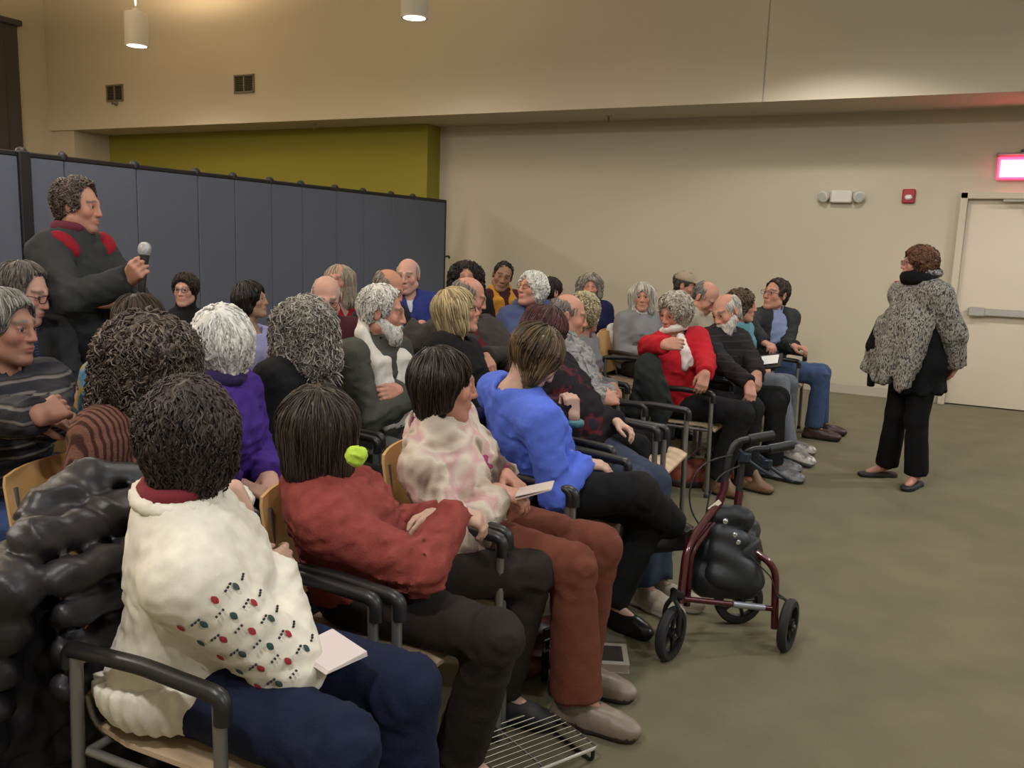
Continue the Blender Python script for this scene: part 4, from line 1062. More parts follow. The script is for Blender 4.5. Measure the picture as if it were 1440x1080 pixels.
# --- woman in the blue sweater
M_BLUE = cloth('blue_jersey', (.088, .150, .62), .10, 18)
sit('stacking armchair under the woman in the bright blue sweater', n='blue', seat=(-1.43, 3.08), at=(780, 466, 3.35), f=1, fat=1.16, yaw=-6, tw=58, hy=50, hp=42, hr=4, lean=20, nf=.075, sw=.210, neck=.11,
    label='woman in a bright blue sweater with her brown bobbed head bowed', skin=SK['pale'],
    hair=dict(style='bob', len=.070, bl=-.012, vol=.014, w=.080, c1='#1d1510', c2='#7b6548', n=2400, sl=.13, rad=.0024, wild=.07, gloss=.38, flow=(.15, 0, -1)),
    tops=[dict(m=M_BLUE, i=.022, hem=-.06, wr=.013, name='sweater', neck='wide')], pants=BLK, thigh=1.15, flare=.062,
    aR=(('z', 820, 650, .70), ('d', .85, .45, -.15), ('d', -.1, -.2, .95), .35, (.1, -.9, -.5)), aL=(('z', 800, 640, .72), ('d', .8, -.6, -.2), ('d', 0, .2, .95), .4),
    lL=(None, ('z', 862, 850, .09), (1, -.25, 0)), lR=((.44, .0, .62), ('t', 950, 742, 3.48), ('d', -.80, -.30, -.15)), shoes=BLSHOE)

# --- auburn woman beside her, leaning over
M_DFLORAL = ramp_mat('dark_floral', [(.56, (.012, .010, .013)), (.62, (.10, .012, .018)), (.68, (.02, .02, .03))], 'noise', 8, .95)
sit('stacking armchair under the auburn haired woman in dark clothes and jeans', n='auburn', seat=(-1.53, 3.78), at=(782, 434, 4.25), f=1, fat=1.05, yaw=-6, tw=-4, hy=35, hp=30, hr=-6, lean=-12, side=4, nf=.03, neck=.10,
    label='woman with long auburn hair and a dark flowered top, head bowed, in jeans', skin=SK['pale'],
    hair=dict(style='bob', len=.135, vol=.020, w=.086, c1='#241012', c2='#5b2f2c', n=1200, sl=.13, rad=.0032, wild=.10),
    tops=[dict(m=M_DFLORAL, i=.026, hem=-.08, wr=.012, name='top', neck='wide')], pants=DJEAN, thigh=1.22, flare=.068, belly=.9, bust=1.05,
    aR=(('t', 806, 585, 3.75), ('d', -.2, .1, 1), ('d', .6, -.5, .1), .7, (.3, -.9, -.6)), aL=(('z', 868, 594, .70), ('d', .9, -.1, -.35), ('d', 0, .3, .95), .5),
    lL=(None, ('z', 925, 818, .09), (1, -.05, 0)), lR=(None, ('z', 905, 825, .09), (1, -.3, 0)), shoes=SNEAK, shs=1.08,
    more=lambda o, c: solid(o, 'bracelet', chain([c['ARM'][-1][2]+np.array((math.cos(a)*.036, math.sin(a)*.036, -.03)) for a in np.linspace(0, 6.283, 10)], .011), mat('teal_beads', (.05, .16, .19), .5), .007))

# --- woman in red twisting round in her chair
M_REDK = cloth('red_knit', (.43, .012, .022), .10, 20)
def red_more(o, c):
    W = mat('white_silk', (.68, .64, .60), .8)
    a = front(c, .0, .02); b = front(c, -.01, .10); d = front(c, -.035, .20); e = front(c, .03, .20)
    scarf(o, c, W, [[a, b+c['T'][:, 0]*.02, d], [a, b+c['T'][:, 0]*.02, e]], .024, 'scarf', .068)
sit('stacking armchair with grey metal legs under the woman in the red sweater', n='red', hs=.97, seat=(-1.55, 5.50), at=(950, 411, 5.5), f=1, fat=1.14, yaw=0, tw=-44, hy=-112, hp=14, hr=-6, lean=3, side=-6, sw=.18,
    label='woman in a bright red sweater and white scarf with short grey hair', skin=SK['ruddy'],
    hair=dict(style='crop', len=.075, vol=.024, c1='#80796e', c2='#cfc7b8', n=900, sl=.05, curl=.006, rough=.008, rad=.0042, wild=.5),
    tops=[dict(m=M_REDK, i=.024, hem=-.07, wr=.012, name='sweater', neck='wide')], pants=BLK, thigh=1.18, flare=.075, belly=1.0,
    aR=(('t', 938, 484, 4.98), ('d', .75, -.1, .12), ('d', -.3, -.9, .3), .6, (-.2, -1, .15)), aL=(('t', 995, 542, 5.1), ('d', -.1, -.4, -.9), ('d', .5, -.8, .3), .4, (.1, .9, -.4)),
    lL=((.44, .10, .53), (.44, .08, .09), (1, -.3, 0)), lR=((.43, -.12, .53), (.30, -.14, .09), (1, -.3, 0)), shoes=BROWNB, more=red_more)
# --- white bearded man in a dark sweater
M_STRIPE2 = ramp_mat('dark_striped_knit', [(.45, (.017, .015, .016)), (.5, (.032, .014, .018)), (.62, (.035, .035, .037)), (.8, (.018, .017, .018))], 'Z', 3.2, .95, (200, .4, .004), 1, .3)
sit('stacking armchair under the white bearded man in the dark sweater', n='wbeard', hs=1.05, at=(1016, 415, 6.0), fat=1.10, yaw=2, tw=-26, hy=-118, hp=20, hr=10, lean=6, belly=1.1,
    label='balding man with a white beard and dark striped sweater, head bowed', skin=SK['ruddy'],
    hair=dict(style='fringe', c1='#8d8780', c2='#dad5cc', n=500, sl=.05), beard=dict(c1='#a8a29a', c2='#ece6dc', len=.035),
    tops=[dict(m=mat('grey_collar', (.09, .09, .095), .9), i=.012, hem=-.03, name='shirt', arms=0, collar=1, neck='crew'), dict(m=M_STRIPE2, i=.026, hem=-.07, wr=.012, name='sweater', neck='crew')], pants=BLK, thigh=1.08, flare=.07,
    aR=(('t', 1062, 548, 5.5), ('d', .25, -.5, -.8), ('d', .6, -.6, .5), .5, (-.2, -.9, -.4)), aL=(('t', 1072, 540, 5.6), ('d', .1, -.6, -.8), ('d', .6, -.4, .5), .5, (.2, .8, -.5)),
    lL=((.43, .11, .525), (.40, .12, .09), (1, -.1, 0)), lR=((.44, -.12, .525), (.46, -.12, .09), (1, -.3, 0)), shoes=GSNEAK)
sit('stacking armchair hidden behind the white bearded man', n='bald2', at=(1003, 401, 6.38), yaw=-15, hy=-20, hp=38, lean=12, nf=.06, label='bald man with grey side hair bowing his head behind the bearded man', skin=SK['ruddy'],
    hair=dict(style='fringe', c1='#4b4744', c2='#8d8883', n=450, sl=.05), tops=[dict(m=cloth('beige_wool', (.42, .36, .27)), i=.026, name='jacket', collar=1, neck='crew')], pants=CHAR, shoes=BLSHOE, eyes=0)
sit('stacking armchair under the curly haired woman in teal', n='teal', at=(1042, 406, 6.7), f=1, yaw=-10, hy=15, lean=5, label='woman with curly brown hair in a teal jacket and pale grey jeans', skin=SK['ruddy'],
    hair=dict(style='crop', len=.08, vol=.026, c1='#2e2118', c2='#79624a', n=800, sl=.05, curl=.008, rough=.010, rad=.004, wild=.6),
    tops=[dict(m=cloth('teal_fleece', (.10, .25, .29)), i=.026, name='jacket', neck='crew')], pants=GREYJ, thigh=1.05, flare=.07,
    lL=((.44, .12, .53), (.46, .12, .09), (1, .05, 0)), lR=((.44, -.06, .55), ('z', 1108, 628, .12), (1, -.25, -.1)), shoes=WSNEAK, shs=1.15)
def gjk_more(o, c):
    b = MB(); q = front(c, .10, .20, .006); b.box(q, (.006, .008, .05)); b.build('zip_pocket', mat('zip_steel', (.5, .5, .5), .3, .8), o)
sit('stacking armchair under the man in the dark jacket and blue jeans', n='gjk', at=(1098, 392, 7.25), hs=1.08, yaw=6, tw=-48, hy=-122, hp=-8, hr=-4, lean=2, side=-4,
    label='man in a dark jacket over a pale blue shirt and jeans, looking back', skin=SK['ruddy'], brow=(.05, .03, .02),
    hair=dict(style='short', vol=.008, hl=.012, c1='#1d1412', c2='#45302a', n=500, sl=.035), glasses=G_WIRE, Lmax=.64,
    tops=[dict(m=cloth('pale_blue_shirt', (.22, .26, .42), .1), i=.014, hem=-.04, name='shirt', collar=1, neck='crew', wr=.012), dict(m=cloth('dark_jacket', (.026, .028, .028)), i=.030, hem=-.06, open=.095, name='jacket', neck='v', wr=.012)], pants=JEAN, thigh=1.08, flare=.075,
    aR=(('t', 1075, 482, 6.8), ('d', .5, -.5, -.1), ('d', .3, -.3, .9), .6, (-.5, -1, .1)), aL=(('t', 1117, 487, 7.0), ('d', .9, -.2, -.1), ('d', 0, 0, 1), .6),
    lL=((.44, .12, .53), (.46, .12, .09), (1, -.1, 0)), lR=((.44, -.12, .53), (.42, -.12, .09), (1, -.2, 0)), shoes=('oxford', mat('oxblood_leather', (.05, .022, .02), .4), mat('black_sole', (.010, .010, .010), .7)), more=gjk_more)

# --- second row
M_KNITR = ramp_mat('rust_cable_knit', [(.2, (.05, .020, .016)), (.6, (.165, .075, .055))], 'Y', 20, .95, (200, .6, .006), 2, .3)
sit('stacking armchair with a dark wood back beside the rust cable knit woman', n='curlyg', at=(205, 441, 2.5), f=1, yaw=6, tw=10, hy=150, hp=-2, lean=8, label='woman with long frizzy grey-brown hair and a rust cable knit sweater', skin=SK['tan'],
    hair=dict(style='frizzy', len=.175, w=.105, vol=.030, c1='#221a16', c2='#7d6f64', n=3000, sl=.13, curl=.010, rough=.014, freq=80, rad=.0028, wild=.5, lift=.014),
    tops=[dict(m=M_KNITR, i=.024, name='sweater', neck='wide')], pants=BLK, shoes=BLSHOE, eyes=0)
sit('stacking armchair under the white haired woman in purple', n='purple', at=(309, 431, 3.0), f=1, yaw=2, tw=14, hy=112, hp=-6, lean=9, fat=1.05, sw=.175, label='woman with thick white hair in a purple fleece, seen from behind', skin=SK['pink'],
    hair=dict(style='crop', len=.105, vol=.026, c1='#b2b1ad', c2='#f6f4ee', n=1500, sl=.10, curl=.003, rough=.009, freq=70, rad=.0042, wild=.22, gloss=.45),
    tops=[dict(m=cloth('purple_fleece', (.060, .026, .215), .12, 16), i=.032, wr=.014, name='fleece', neck='crew')], pants=BLK, shoes=BLSHOE, eyes=0,
    more=lambda o, c: solid(o, 'collar', chain([c['N']+c['u']*.02+c['T'][:, 0]*(.075*math.cos(a))+c['T'][:, 1]*.08*math.sin(a) for a in np.linspace(0, 6.283, 13)], .026), mat('dark_violet_fleece', (.022, .012, .07), .95), .010))
sit('stacking armchair under the grey frizzy haired person in black', n='frizzy', at=(428, 419, 3.55), f=1, yaw=2, tw=5, hy=108, hp=-2, lean=8, sw=.18, label='person with shoulder length frizzy grey hair in a black jacket, seen from behind', skin=SK['pink'],
    hair=dict(style='frizzy', len=.14, w=.095, vol=.020, c1='#5f5a54', c2='#bab3a7', n=2400, sl=.10, curl=.010, rough=.010, rad=.0030, wild=.6, lift=.014),
    tops=[dict(m=BLK, i=.028, wr=.013, name='jacket', collar=1, neck='crew')], pants=BLK, shoes=BLSHOE, eyes=0)
M_OLIVEK = cloth('grey_green_knit', (.060, .062, .050), .12, 30)
def beard_more(o, c):
    W = mat('white_fleece_scarf', (.60, .57, .51), .95, bump=(150, .4, .004))
    pr = []
    N, T, u = c['N'], c['T'], c['u']
    for s in (1, -1):
        pts = [N-T[:, 0]*.075+u*.05, N+T[:, 1]*s*.085+u*.015, front(c, s*.085, .08, .0), front(c, s*.07, .18, .0), front(c, s*.05, .30, .0), front(c, s*.05, .38, .0)]
        for dy in (-.038, 0, .038): pr += chain([q+T[:, 1]*dy*(k > 0)*(1 if s > 0 else 1)-u*(dy*.9+.01)*(k < 2) for k, q in enumerate(pts)], [.028, .030, .027, .025, .022, .018])
    solid(o, 'scarf', pr, W, .010, lambda P: np.float32(.003)*wob(P, 70, 6))
sit('stacking armchair under the white bearded man with the white scarf', n='beard', at=(538, 401, 4.1), yaw=4, tw=-4, hy=28, hp=6, lean=8, fat=1.1, belly=1.0, label='man with white hair and beard, white scarf and crossed arms', skin=SK['ruddy'],
    hair=dict(style='short', vol=.018, hl=.018, c1='#aaa69e', c2='#f2eee6', n=1000, sl=.05, rad=.0034, curl=.004, rough=.006), beard=dict(c1='#b8b4ad', c2='#fbf8f2', len=.026),
    tops=[dict(m=M_OLIVEK, i=.026, wr=.013, name='sweater', collar=1, neck='crew')], pants=cloth('grey_trousers', (.085, .078, .070)), thigh=1.1, aL='cross', aR='cross', more=beard_more, shoes=BLSHOE)
sit('stacking armchair under the blond woman in black', n='blond', seat=(-2.26, 3.86), at=(634, 405, 4.55), f=1, yaw=2, hy=30, hp=-10, lean=8, label='blond bobbed woman in a black top, face in profile', skin=SK['ruddy'],
    hair=dict(style='bob', len=.085, vol=.020, w=.085, c1='#75613f', c2='#d0bd92', n=1300, sl=.11, rad=.0036, wild=.10), glasses=G_DARK,
    tops=[dict(m=BLK, i=.024, name='top', neck='wide')], pants=BLK, shoes=BLSHOE)
M_PUFF = ramp_mat('grey_print_jacket', [(.38, (.10, .10, .105)), (.5, (.30, .29, .29)), (.62, (.20, .195, .19))], 'noise', 16, .8, (120, .4, .006), 2, 1.0)
sit('stacking armchair under the balding man in the grey patterned jacket', n='greyjk', seat=(-1.78, 4.34), at=(803, 416, 4.9), yaw=-6, hy=24, hp=12, lean=10, fat=1.15, label='balding grey haired man in a grey patterned jacket, in profile', skin=SK['ruddy'],
    hair=dict(style='fringe', c1='#4d4744', c2='#8a827c', n=500, sl=.045), tops=[dict(m=M_PUFF, i=.036, wr=.020, name='jacket', neck='crew', collar=1)], pants=BLK, shoes=BLSHOE, aL=((.13, .06, .74), (.3, -1, 0), (.8, .2, .5), .4), aR=((.16, -.02, .72), (.3, 1, 0), (.8, -.2, .5), .4))
sit('stacking armchair under the woman with short sandy curls', n='gblond', at=(822, 411, 5.32), f=1, yaw=0, hy=70, lean=5, label='woman with short sandy grey curls behind the balding man', skin=SK['ruddy'],
    hair=dict(style='crop', len=.075, vol=.022, c1='#7d7056', c2='#c7ba96', n=700, sl=.045, curl=.007, rough=.009, rad=.0042, wild=.5), tops=[dict(m=cloth('grey_wool', (.18, .18, .19)), name='sweater')], pants=BLK, shoes=BLSHOE, eyes=0)

# --- third row and the far left
M_STRIPES = ramp_mat('striped_wool', [(.0, (.022, .022, .030)), (.35, (.05, .05, .055)), (.5, (.018, .018, .022)), (.62, (.145, .125, .105)), (.75, (.17, .165, .16)), (.85, (.028, .028, .034))], 'Z', 3.0, .95, (200, .5, .005), 2, 1.5)
sit('stacking armchair at the left edge under the man in the striped sweater', n='stripe', at=(0, 406, 2.9), hs=.98, neck=.125, yaw=6, tw=0, hy=20, hp=2, lean=8, fat=1.1, sw=.20, label='grey haired man at the left edge in a striped wool sweater', skin=(.34, .17, .12), brow=(.12, .10, .09),
    hair=dict(style='short', vol=.016, c1='#4e4b47', c2='#9a9690', n=1300, sl=.06, rad=.0030), tops=[dict(m=M_STRIPES, i=.030, wr=.014, name='sweater', neck='crew')], pants=cloth('mid_denim', (.035, .065, .17), .25, 30), thigh=1.15, flare=.08,
    aL=(('t', 60, 582, 2.68), ('d', .75, .35, -.2), ('d', .2, -.2, 1), .4), aR=(('t', 85, 590, 2.45), ('d', -.2, .9, .15), ('d', .7, .1, .6), .4, (.3, -.8, -.5)), lR=((.45, -.16, .53), (.44, -.16, .09), (1, 0, 0)), shoes=BLSHOE)
M_PLAID = ramp_mat('blue_plaid', [(.35, (.02, .03, .07)), (.5, (.15, .19, .28)), (.65, (.03, .04, .09))], 'Z', 14, .9, None, 0, 0)
sit('stacking armchair under the man with glasses and folded arms at the left', n='glas', at=(36, 369, 3.5), lL='tuck', lR='tuck', hs=.97, yaw=8, hy=24, hp=14, lean=6, label='man with glasses and folded arms in a dark jacket over a plaid shirt', skin=SK['pink'],
    hair=dict(style='short', vol=.010, hl=.018, c1='#3a332f', c2='#77706a', n=1000, sl=.05, rad=.003), glasses=G_DARK, tops=[dict(m=M_PLAID, i=.012, name='shirt', arms=0, collar=1), dict(m=CHAR, i=.028, open=.05, name='jacket', neck='v', wr=.013)], pants=CHAR, shoes=BLSHOE, aL='cross', aR='cross')
M_BFL = ramp_mat('blue_floral', [(.38, (.30, .24, .08)), (.46, (.10, .22, .34)), (.58, (.06, .12, .22)), (.7, (.25, .30, .32))], 'noise', 20, .9)
sit('stacking armchair under the brown haired woman in blue flowers', n='floral', at=(197, 414, 3.42), f=1, yaw=4, hy=85, hp=6, lean=8, label='woman with smooth brown hair and a blue flowered blouse below the standing man', skin=SK['ruddy'],
    hair=dict(style='pony', len=.10, vol=.014, c1='#1c1410', c2='#4a3a2e', n=1200, sl=.10, rad=.0026, wild=.10), tops=[dict(m=M_BFL, i=.020, name='blouse')], pants=BLK, shoes=BLSHOE, eyes=0)
sit('stacking armchair under the dark haired woman in lavender', n='lav', at=(347, 398, 5.3), lL='tuck', lR='tuck', f=1, hs=.87, yaw=5, hy=26, hp=-6, lean=3, neck=.155, label='woman with short dark hair in a pale lavender top, in profile', skin=SK['tan'],
    hair=dict(style='crop', len=.10, vol=.014, c1='#0f0c0b', c2='#2c2420', n=800, sl=.08, rad=.0036, wild=.15, gloss=.4), tops=[dict(m=cloth('lavender_cotton', (.30, .31, .52), .08), i=.018, name='top', neck='wide')], pants=CHAR, shoes=BLSHOE)
sit('stacking armchair under the bald man in maroon', n='maroon', at=(459, 391, 4.75), yaw=-10, tw=-10, hy=-48, hp=20, lean=6, label='bald bespectacled man in a maroon sweater looking down', skin=SK['pink'],
    hair=dict(style='fringe', c1='#7c766f', c2='#c9c4bb', n=450, sl=.045), glasses=G_WIRE, tops=[dict(m=cloth('maroon_knit', (.060, .012, .018)), i=.026, name='sweater')], pants=CHAR, shoes=BLSHOE)
sit('stacking armchair under the long haired woman in the red cardigan', n='redtop', at=(477, 373, 6.5), f=1, yaw=-20, hy=-72, lean=4, label='woman with long grey-blond hair in a red cardigan near the screen', skin=SK['ruddy'],
    hair=dict(style='frizzy', len=.17, w=.078, vol=.006, c1='#7d7263', c2='#b9ae9c', n=700, sl=.14, rad=.004, wild=.10, curl=.002, rough=.004), tops=[dict(m=mat('pale_blouse', (.42, .27, .25), .9), i=.012, arms=0, name='blouse'), dict(m=cloth('red_cardigan', (.27, .012, .022)), i=.026, open=.035, neck='v', name='cardigan')], pants=CHAR, shoes=BLSHOE)
sit('stacking armchair by the screen under the woman in the black turtleneck', n='turtle', at=(261, 384, 5.85), f=1, hs=.86, neck=.135, yaw=-25, hy=-62, hp=-2, lean=3, label='woman with dark hair and glasses in a black turtleneck before the screen', skin=SK['pink'],
    hair=dict(style='pony', len=.06, vol=.018, c1='#16110f', c2='#42352e', n=700, sl=.06, rad=.004, curl=.004), glasses=G_DARK, tops=[dict(m=BLK, i=.024, neck='turtle', name='turtleneck')], pants=BLK, shoes=BLSHOE)
sit('stacking armchair under the bald man behind the white scarf man', n='orange', at=(553, 382, 5.5), yaw=0, hy=10, hp=24, lean=8, label='bald ruddy man bowing his head behind the white haired man', skin=(.48, .22, .14),
    hair=dict(style='fringe', c1='#6f6259', c2='#9a8c80', n=400, sl=.04), tops=[dict(m=cloth('dark_fleece', (.018, .018, .025)), i=.026, name='jacket')], pants=CHAR, shoes=BLSHOE)
sit('stacking armchair under the bald man in the blue fleece', n='fleece', at=(574, 365, 6.1), yaw=-30, tw=-10, hy=-72, hp=6, lean=4, label='bald man in a royal blue fleece with folded arms at the end of the screen', skin=SK['pink'],
    hair=dict(style='fringe', c1='#8e857b', c2='#b9b1a6', n=400, sl=.04), tops=[dict(m=mat('white_tee', (.55, .55, .6), .9), i=.012, arms=0, name='undershirt'), dict(m=cloth('blue_fleece', (.030, .040, .185), .10), i=.030, neck='v', name='fleece', collar=0)], pants=CHAR, shoes=BLSHOE, aL='cross', aR='cross')
sit('stacking armchair under the man in the grey-brown coat', n='mancoat', seat=(-2.42, 4.42), at=(664, 392, 5.15), yaw=-12, tw=-8, hy=30, hp=16, lean=10, nf=.05, sw=.205, fat=1.1, label='grey haired man in a grey-brown coat with his arm along a chair back', skin=SK['ruddy'],
    hair=dict(style='fringe', c1='#5d544c', c2='#8f857a', n=500, sl=.05), tops=[dict(m=cloth('red_wool', (.12, .012, .02)), i=.014, name='sweater', arms=0), dict(m=cloth('taupe_coat', (.046, .040, .036)), i=.034, open=.045, neck='v', name='coat', wr=.014)], pants=CHAR,
    aR=(('t', 592, 456, 5.1), ('d', -.85, .35, -.15), ('d', .2, -.3, .9), .5, (-.3, -.5, -.9)), aL=(('t', 684, 502, 4.85), ('d', .5, -.5, -.5), ('d', .3, -.5, .8), .6, (.2, .9, -.3)), shoes=BLSHOE, ua=.34, fa=.30)
sit('stacking armchair under the woman with long black curls', n='curlyblk', at=(656, 367, 6.45), f=1, yaw=-35, hy=-58, hp=2, lean=3, label='woman with long black curly hair in black near the end of the screen', skin=SK['ruddy'],
    hair=dict(style='frizzy', len=.15, w=.10, vol=.018, c1='#0e0a09', c2='#2f2320', fc=1.22, n=800, sl=.09, curl=.010, rough=.010, rad=.004, wild=.4), tops=[dict(m=BLK, i=.022, name='top', neck='wide')], pants=BLK, shoes=BLSHOE)
def yellow_more(o, c):
    pr = []
    M = mat('saffron_wool', (.43, .20, .018), .95, bump=(150, .3, .004)); N, T, u = c['N'], c['T'], c['u']
    for s in (1, -1):
        pts = [N-T[:, 0]*.06+u*.05, N+T[:, 1]*s*.075+u*.03, front(c, s*.07, .07), front(c, s*.05, .19), front(c, s*.05, .32)]
        for dy in (-.026, .026): pr += chain([q+T[:, 1]*dy*(k > 1) for k, q in enumerate(pts)], .024)
    solid(o, 'scarf', pr, M, .012, lambda P: np.float32(.003)*wob(P, 70, 6))
sit('stacking armchair under the man with the saffron scarf', n='yellow', at=(712, 369, 7.15), yaw=-30, hy=-58, hp=8, hr=-14, lean=2, label='man in maroon with a long saffron yellow scarf against the back wall', skin=SK['brown'], brow=(.02, .015, .012),
    hair=dict(style='short', vol=.004, hl=.014, c1='#0b0908', c2='#241d1a', n=400, sl=.03), tops=[dict(m=cloth('maroon_robe', (.050, .012, .016)), i=.026, name='shirt', collar=1)], pants=CHAR, shoes=BLSHOE, more=yellow_more)
sit('stacking armchair under the white haired woman in the blue jacket', n='bluejk', seat=(-2.60, 5.42), at=(754, 382, 6.05), f=1, yaw=-20, tw=-45, hy=-108, hp=-12, lean=4, fat=1.1, label='woman with white hair and glasses in a slate blue jacket, looking up', skin=SK['ruddy'],
    hair=dict(style='crop', len=.09, vol=.024, c1='#b5b3ad', c2='#f2efe8', n=800, sl=.05, rad=.0042, rough=.006, curl=.004), glasses=G_WIRE, tops=[dict(m=cloth('purple_tee', (.055, .035, .16)), i=.012, arms=0, name='shirt'), dict(m=cloth('slate_blue_jacket', (.062, .080, .175)), i=.036, open=.055, neck='v', name='jacket', wr=.016)], pants=CHAR, shoes=BLSHOE,
    more=lambda o, c: solid(o, 'hood', chain([c['N']+c['u']*(.03-.02*math.cos(a))+c['T'][:, 0]*(-.02+.085*math.cos(a))+c['T'][:, 1]*.10*math.sin(a) for a in np.linspace(.9, 5.38, 11)], [.02]+[.036]*9+[.02]), cloth('slate_blue_jacket', (.062, .080, .175)), .012))
sit('stacking armchair behind the white haired woman', n='dk', at=(774, 390, 6.7), f=1, yaw=0, hy=60, lean=3, label='dark haired woman with a ponytail half hidden behind white hair', skin=SK['ruddy'],
    hair=dict(style='pony', len=.16, vol=.012, c1='#14100e', c2='#332924', n=600, sl=.10, rad=.004), tops=[dict(m=CHAR, name='top')], pants=BLK, shoes=BLSHOE, eyes=0)
sit('stacking armchair by the back wall under the woman in navy', n='navy', at=(830, 384, 7.7), f=1, yaw=-50, hy=-64, lean=2, fat=1.1, label='woman with wavy dark grey hair in a navy turtleneck by the back wall', skin=SK['ruddy'],
    hair=dict(style='bob', len=.075, vol=.020, w=.085, c1='#4d4842', c2='#a8a195', n=600, sl=.07, rad=.0045, curl=.006, rough=.006), tops=[dict(m=cloth('navy_knit', (.012, .014, .055)), i=.026, neck='turtle', name='sweater')], pants=CHAR, shoes=BLSHOE)
sit('stacking armchair under the woman in the grey sweater', n='grays', at=(903, 397, 7.25), hs=.94, f=1, yaw=-35, hy=-70, hr=3, lean=2, fat=1.05, label='woman with a grey bob in a light grey sweater behind the red sweater', skin=SK['ruddy'],
    hair=dict(style='bob', len=.105, vol=.012, w=.080, c1='#857e74', c2='#d6d0c4', n=700, sl=.12, rad=.004, wild=.08), tops=[dict(m=mat('white_cotton', (.6, .58, .55), .9), i=.012, arms=0, name='shirt', neck='turtle'), dict(m=cloth('light_grey_knit', (.21, .21, .22), .08), i=.026, name='sweater', neck='wide')], pants=CHAR, shoes=BLSHOE)
def cap_more(o, c):
    H, R, hs = c['H'], c['R'], c['hs']
    def q(v): return H+R@(np.asarray(v)*hs)
    M = mat('khaki_cap', (.30, .24, .17), .9)
    k = solid(o, 'cap', [el(q((-.012, 0, .055)), np.array((.108, .088, .082))*hs, R, .02), pl(q((0, 0, .050)), R@np.array((0, 0, -1.0)), .006), el(q((.115, 0, .052)), np.array((.085, .070, .010))*hs, R@roty(.18), .012)], M, .008)
sit('stacking armchair under the man in the khaki cap', n='cap', seat=(-2.28, 7.78), at=(966, 383, 8.0), hs=1.0, yaw=-20, hy=8, hp=12, lean=6, label='man in a khaki baseball cap and dark jacket by the back wall', skin=SK['ruddy'],
    hair=dict(style='short', vol=.006, c1='#2e2622', c2='#5c5049', n=300, sl=.03), tops=[dict(m=cloth('dark_slate_jacket', (.030, .034, .036)), i=.034, name='jacket', collar=1)], pants=CHAR, shoes=BLSHOE, more=cap_more)

# --- the standing man with the microphone
M_FLEECE = cloth('charcoal_fleece', (.034, .036, .038), .15, 30); M_REDF = cloth('red_fleece', (.26, .010, .022), .1, 30)
def stand_more(o, c):
    S1, S2, u, T = c['SH'][1], c['SH'][-1], c['u'], c['T']
    for s in (1, -1):
        q = c['SH'][s]+u*.035-T[:, 1]*s*.035+T[:, 0]*.045
        patch(o, c, 'red_yoke', M_REDF, [(q+T[:, 0]*.01, (.055, .050, .078), T@rotx(-.7*s)@roty(-.3))], .041)['label'] = 'red shoulder yoke'
    pr = chain([c['N']+u*.04+T[:, 0]*(.066*math.cos(a)+.0)+T[:, 1]*.066*math.sin(a) for a in np.linspace(.35, 5.93, 12)], .021); solid(o, 'shirt_collar', pr, mat('wine_shirt', (.12, .012, .03), .9), .008)
    b = MB(); q = c['ARM'][1][2]; d = nrm(c['ARM'][1][2]-c['ARM'][1][1]); e = nrm(np.cross(d, (0, 0, 1))); f = np.cross(d, e)
    b.tube([q-d*.005+(e*math.cos(a)+f*math.sin(a))*.032 for a in np.linspace(0, 6.283, 15)[:-1]], .008, 6, True); b.build('wristwatch', mat('watch_steel', (.55, .54, .52), .3, .7), o, True)
MIC_W = PT(203, 372, 3.62)
stand = person(dict(n='stand', at=(107, 250, 3.84), stand=1, hz=.90, hs=.90, yaw=20, tw=0, hy=26, hp=4, lean=3, side=0, sw=.180, fat=1.02, belly=1.05, label='man standing at the left in a charcoal and red fleece holding a microphone', skin=SK['ruddy'], brow=(.09, .06, .05), stubble=.35,
    hair=dict(style='short', vol=.020, hl=.034, c1='#2f2623', c2='#85756b', n=1500, sl=.05, curl=.007, rough=.008, rad=.0030, wild=.4),
    tops=[dict(m=M_REDF, i=.016, hem=-.16, name='shirt', arms=0), dict(m=M_FLEECE, i=.032, hem=-.10, wr=.012, name='fleece', collar=1, neck='crew')], pants=CHAR, thigh=1.1, flare=.085,
    aR=(('t', 183, 392, 3.58), ('d', .75, -.25, .45), ('d', .35, -.75, -.1), .9, (-.2, -.6, -.9)), aL=((.255, -.085, 1.215), (-.55, -.80, .18), (.80, -.55, .15), .3, (.3, .9, -.6)),
    lL=((.02, .11, .49), (-.02, .12, .09), (1, .15, 0)), lR=((.02, -.11, .49), (-.02, -.13, .09), (1, -.15, 0)), shoes=BLSHOE, ua=.31, fa=.26, more=stand_more))
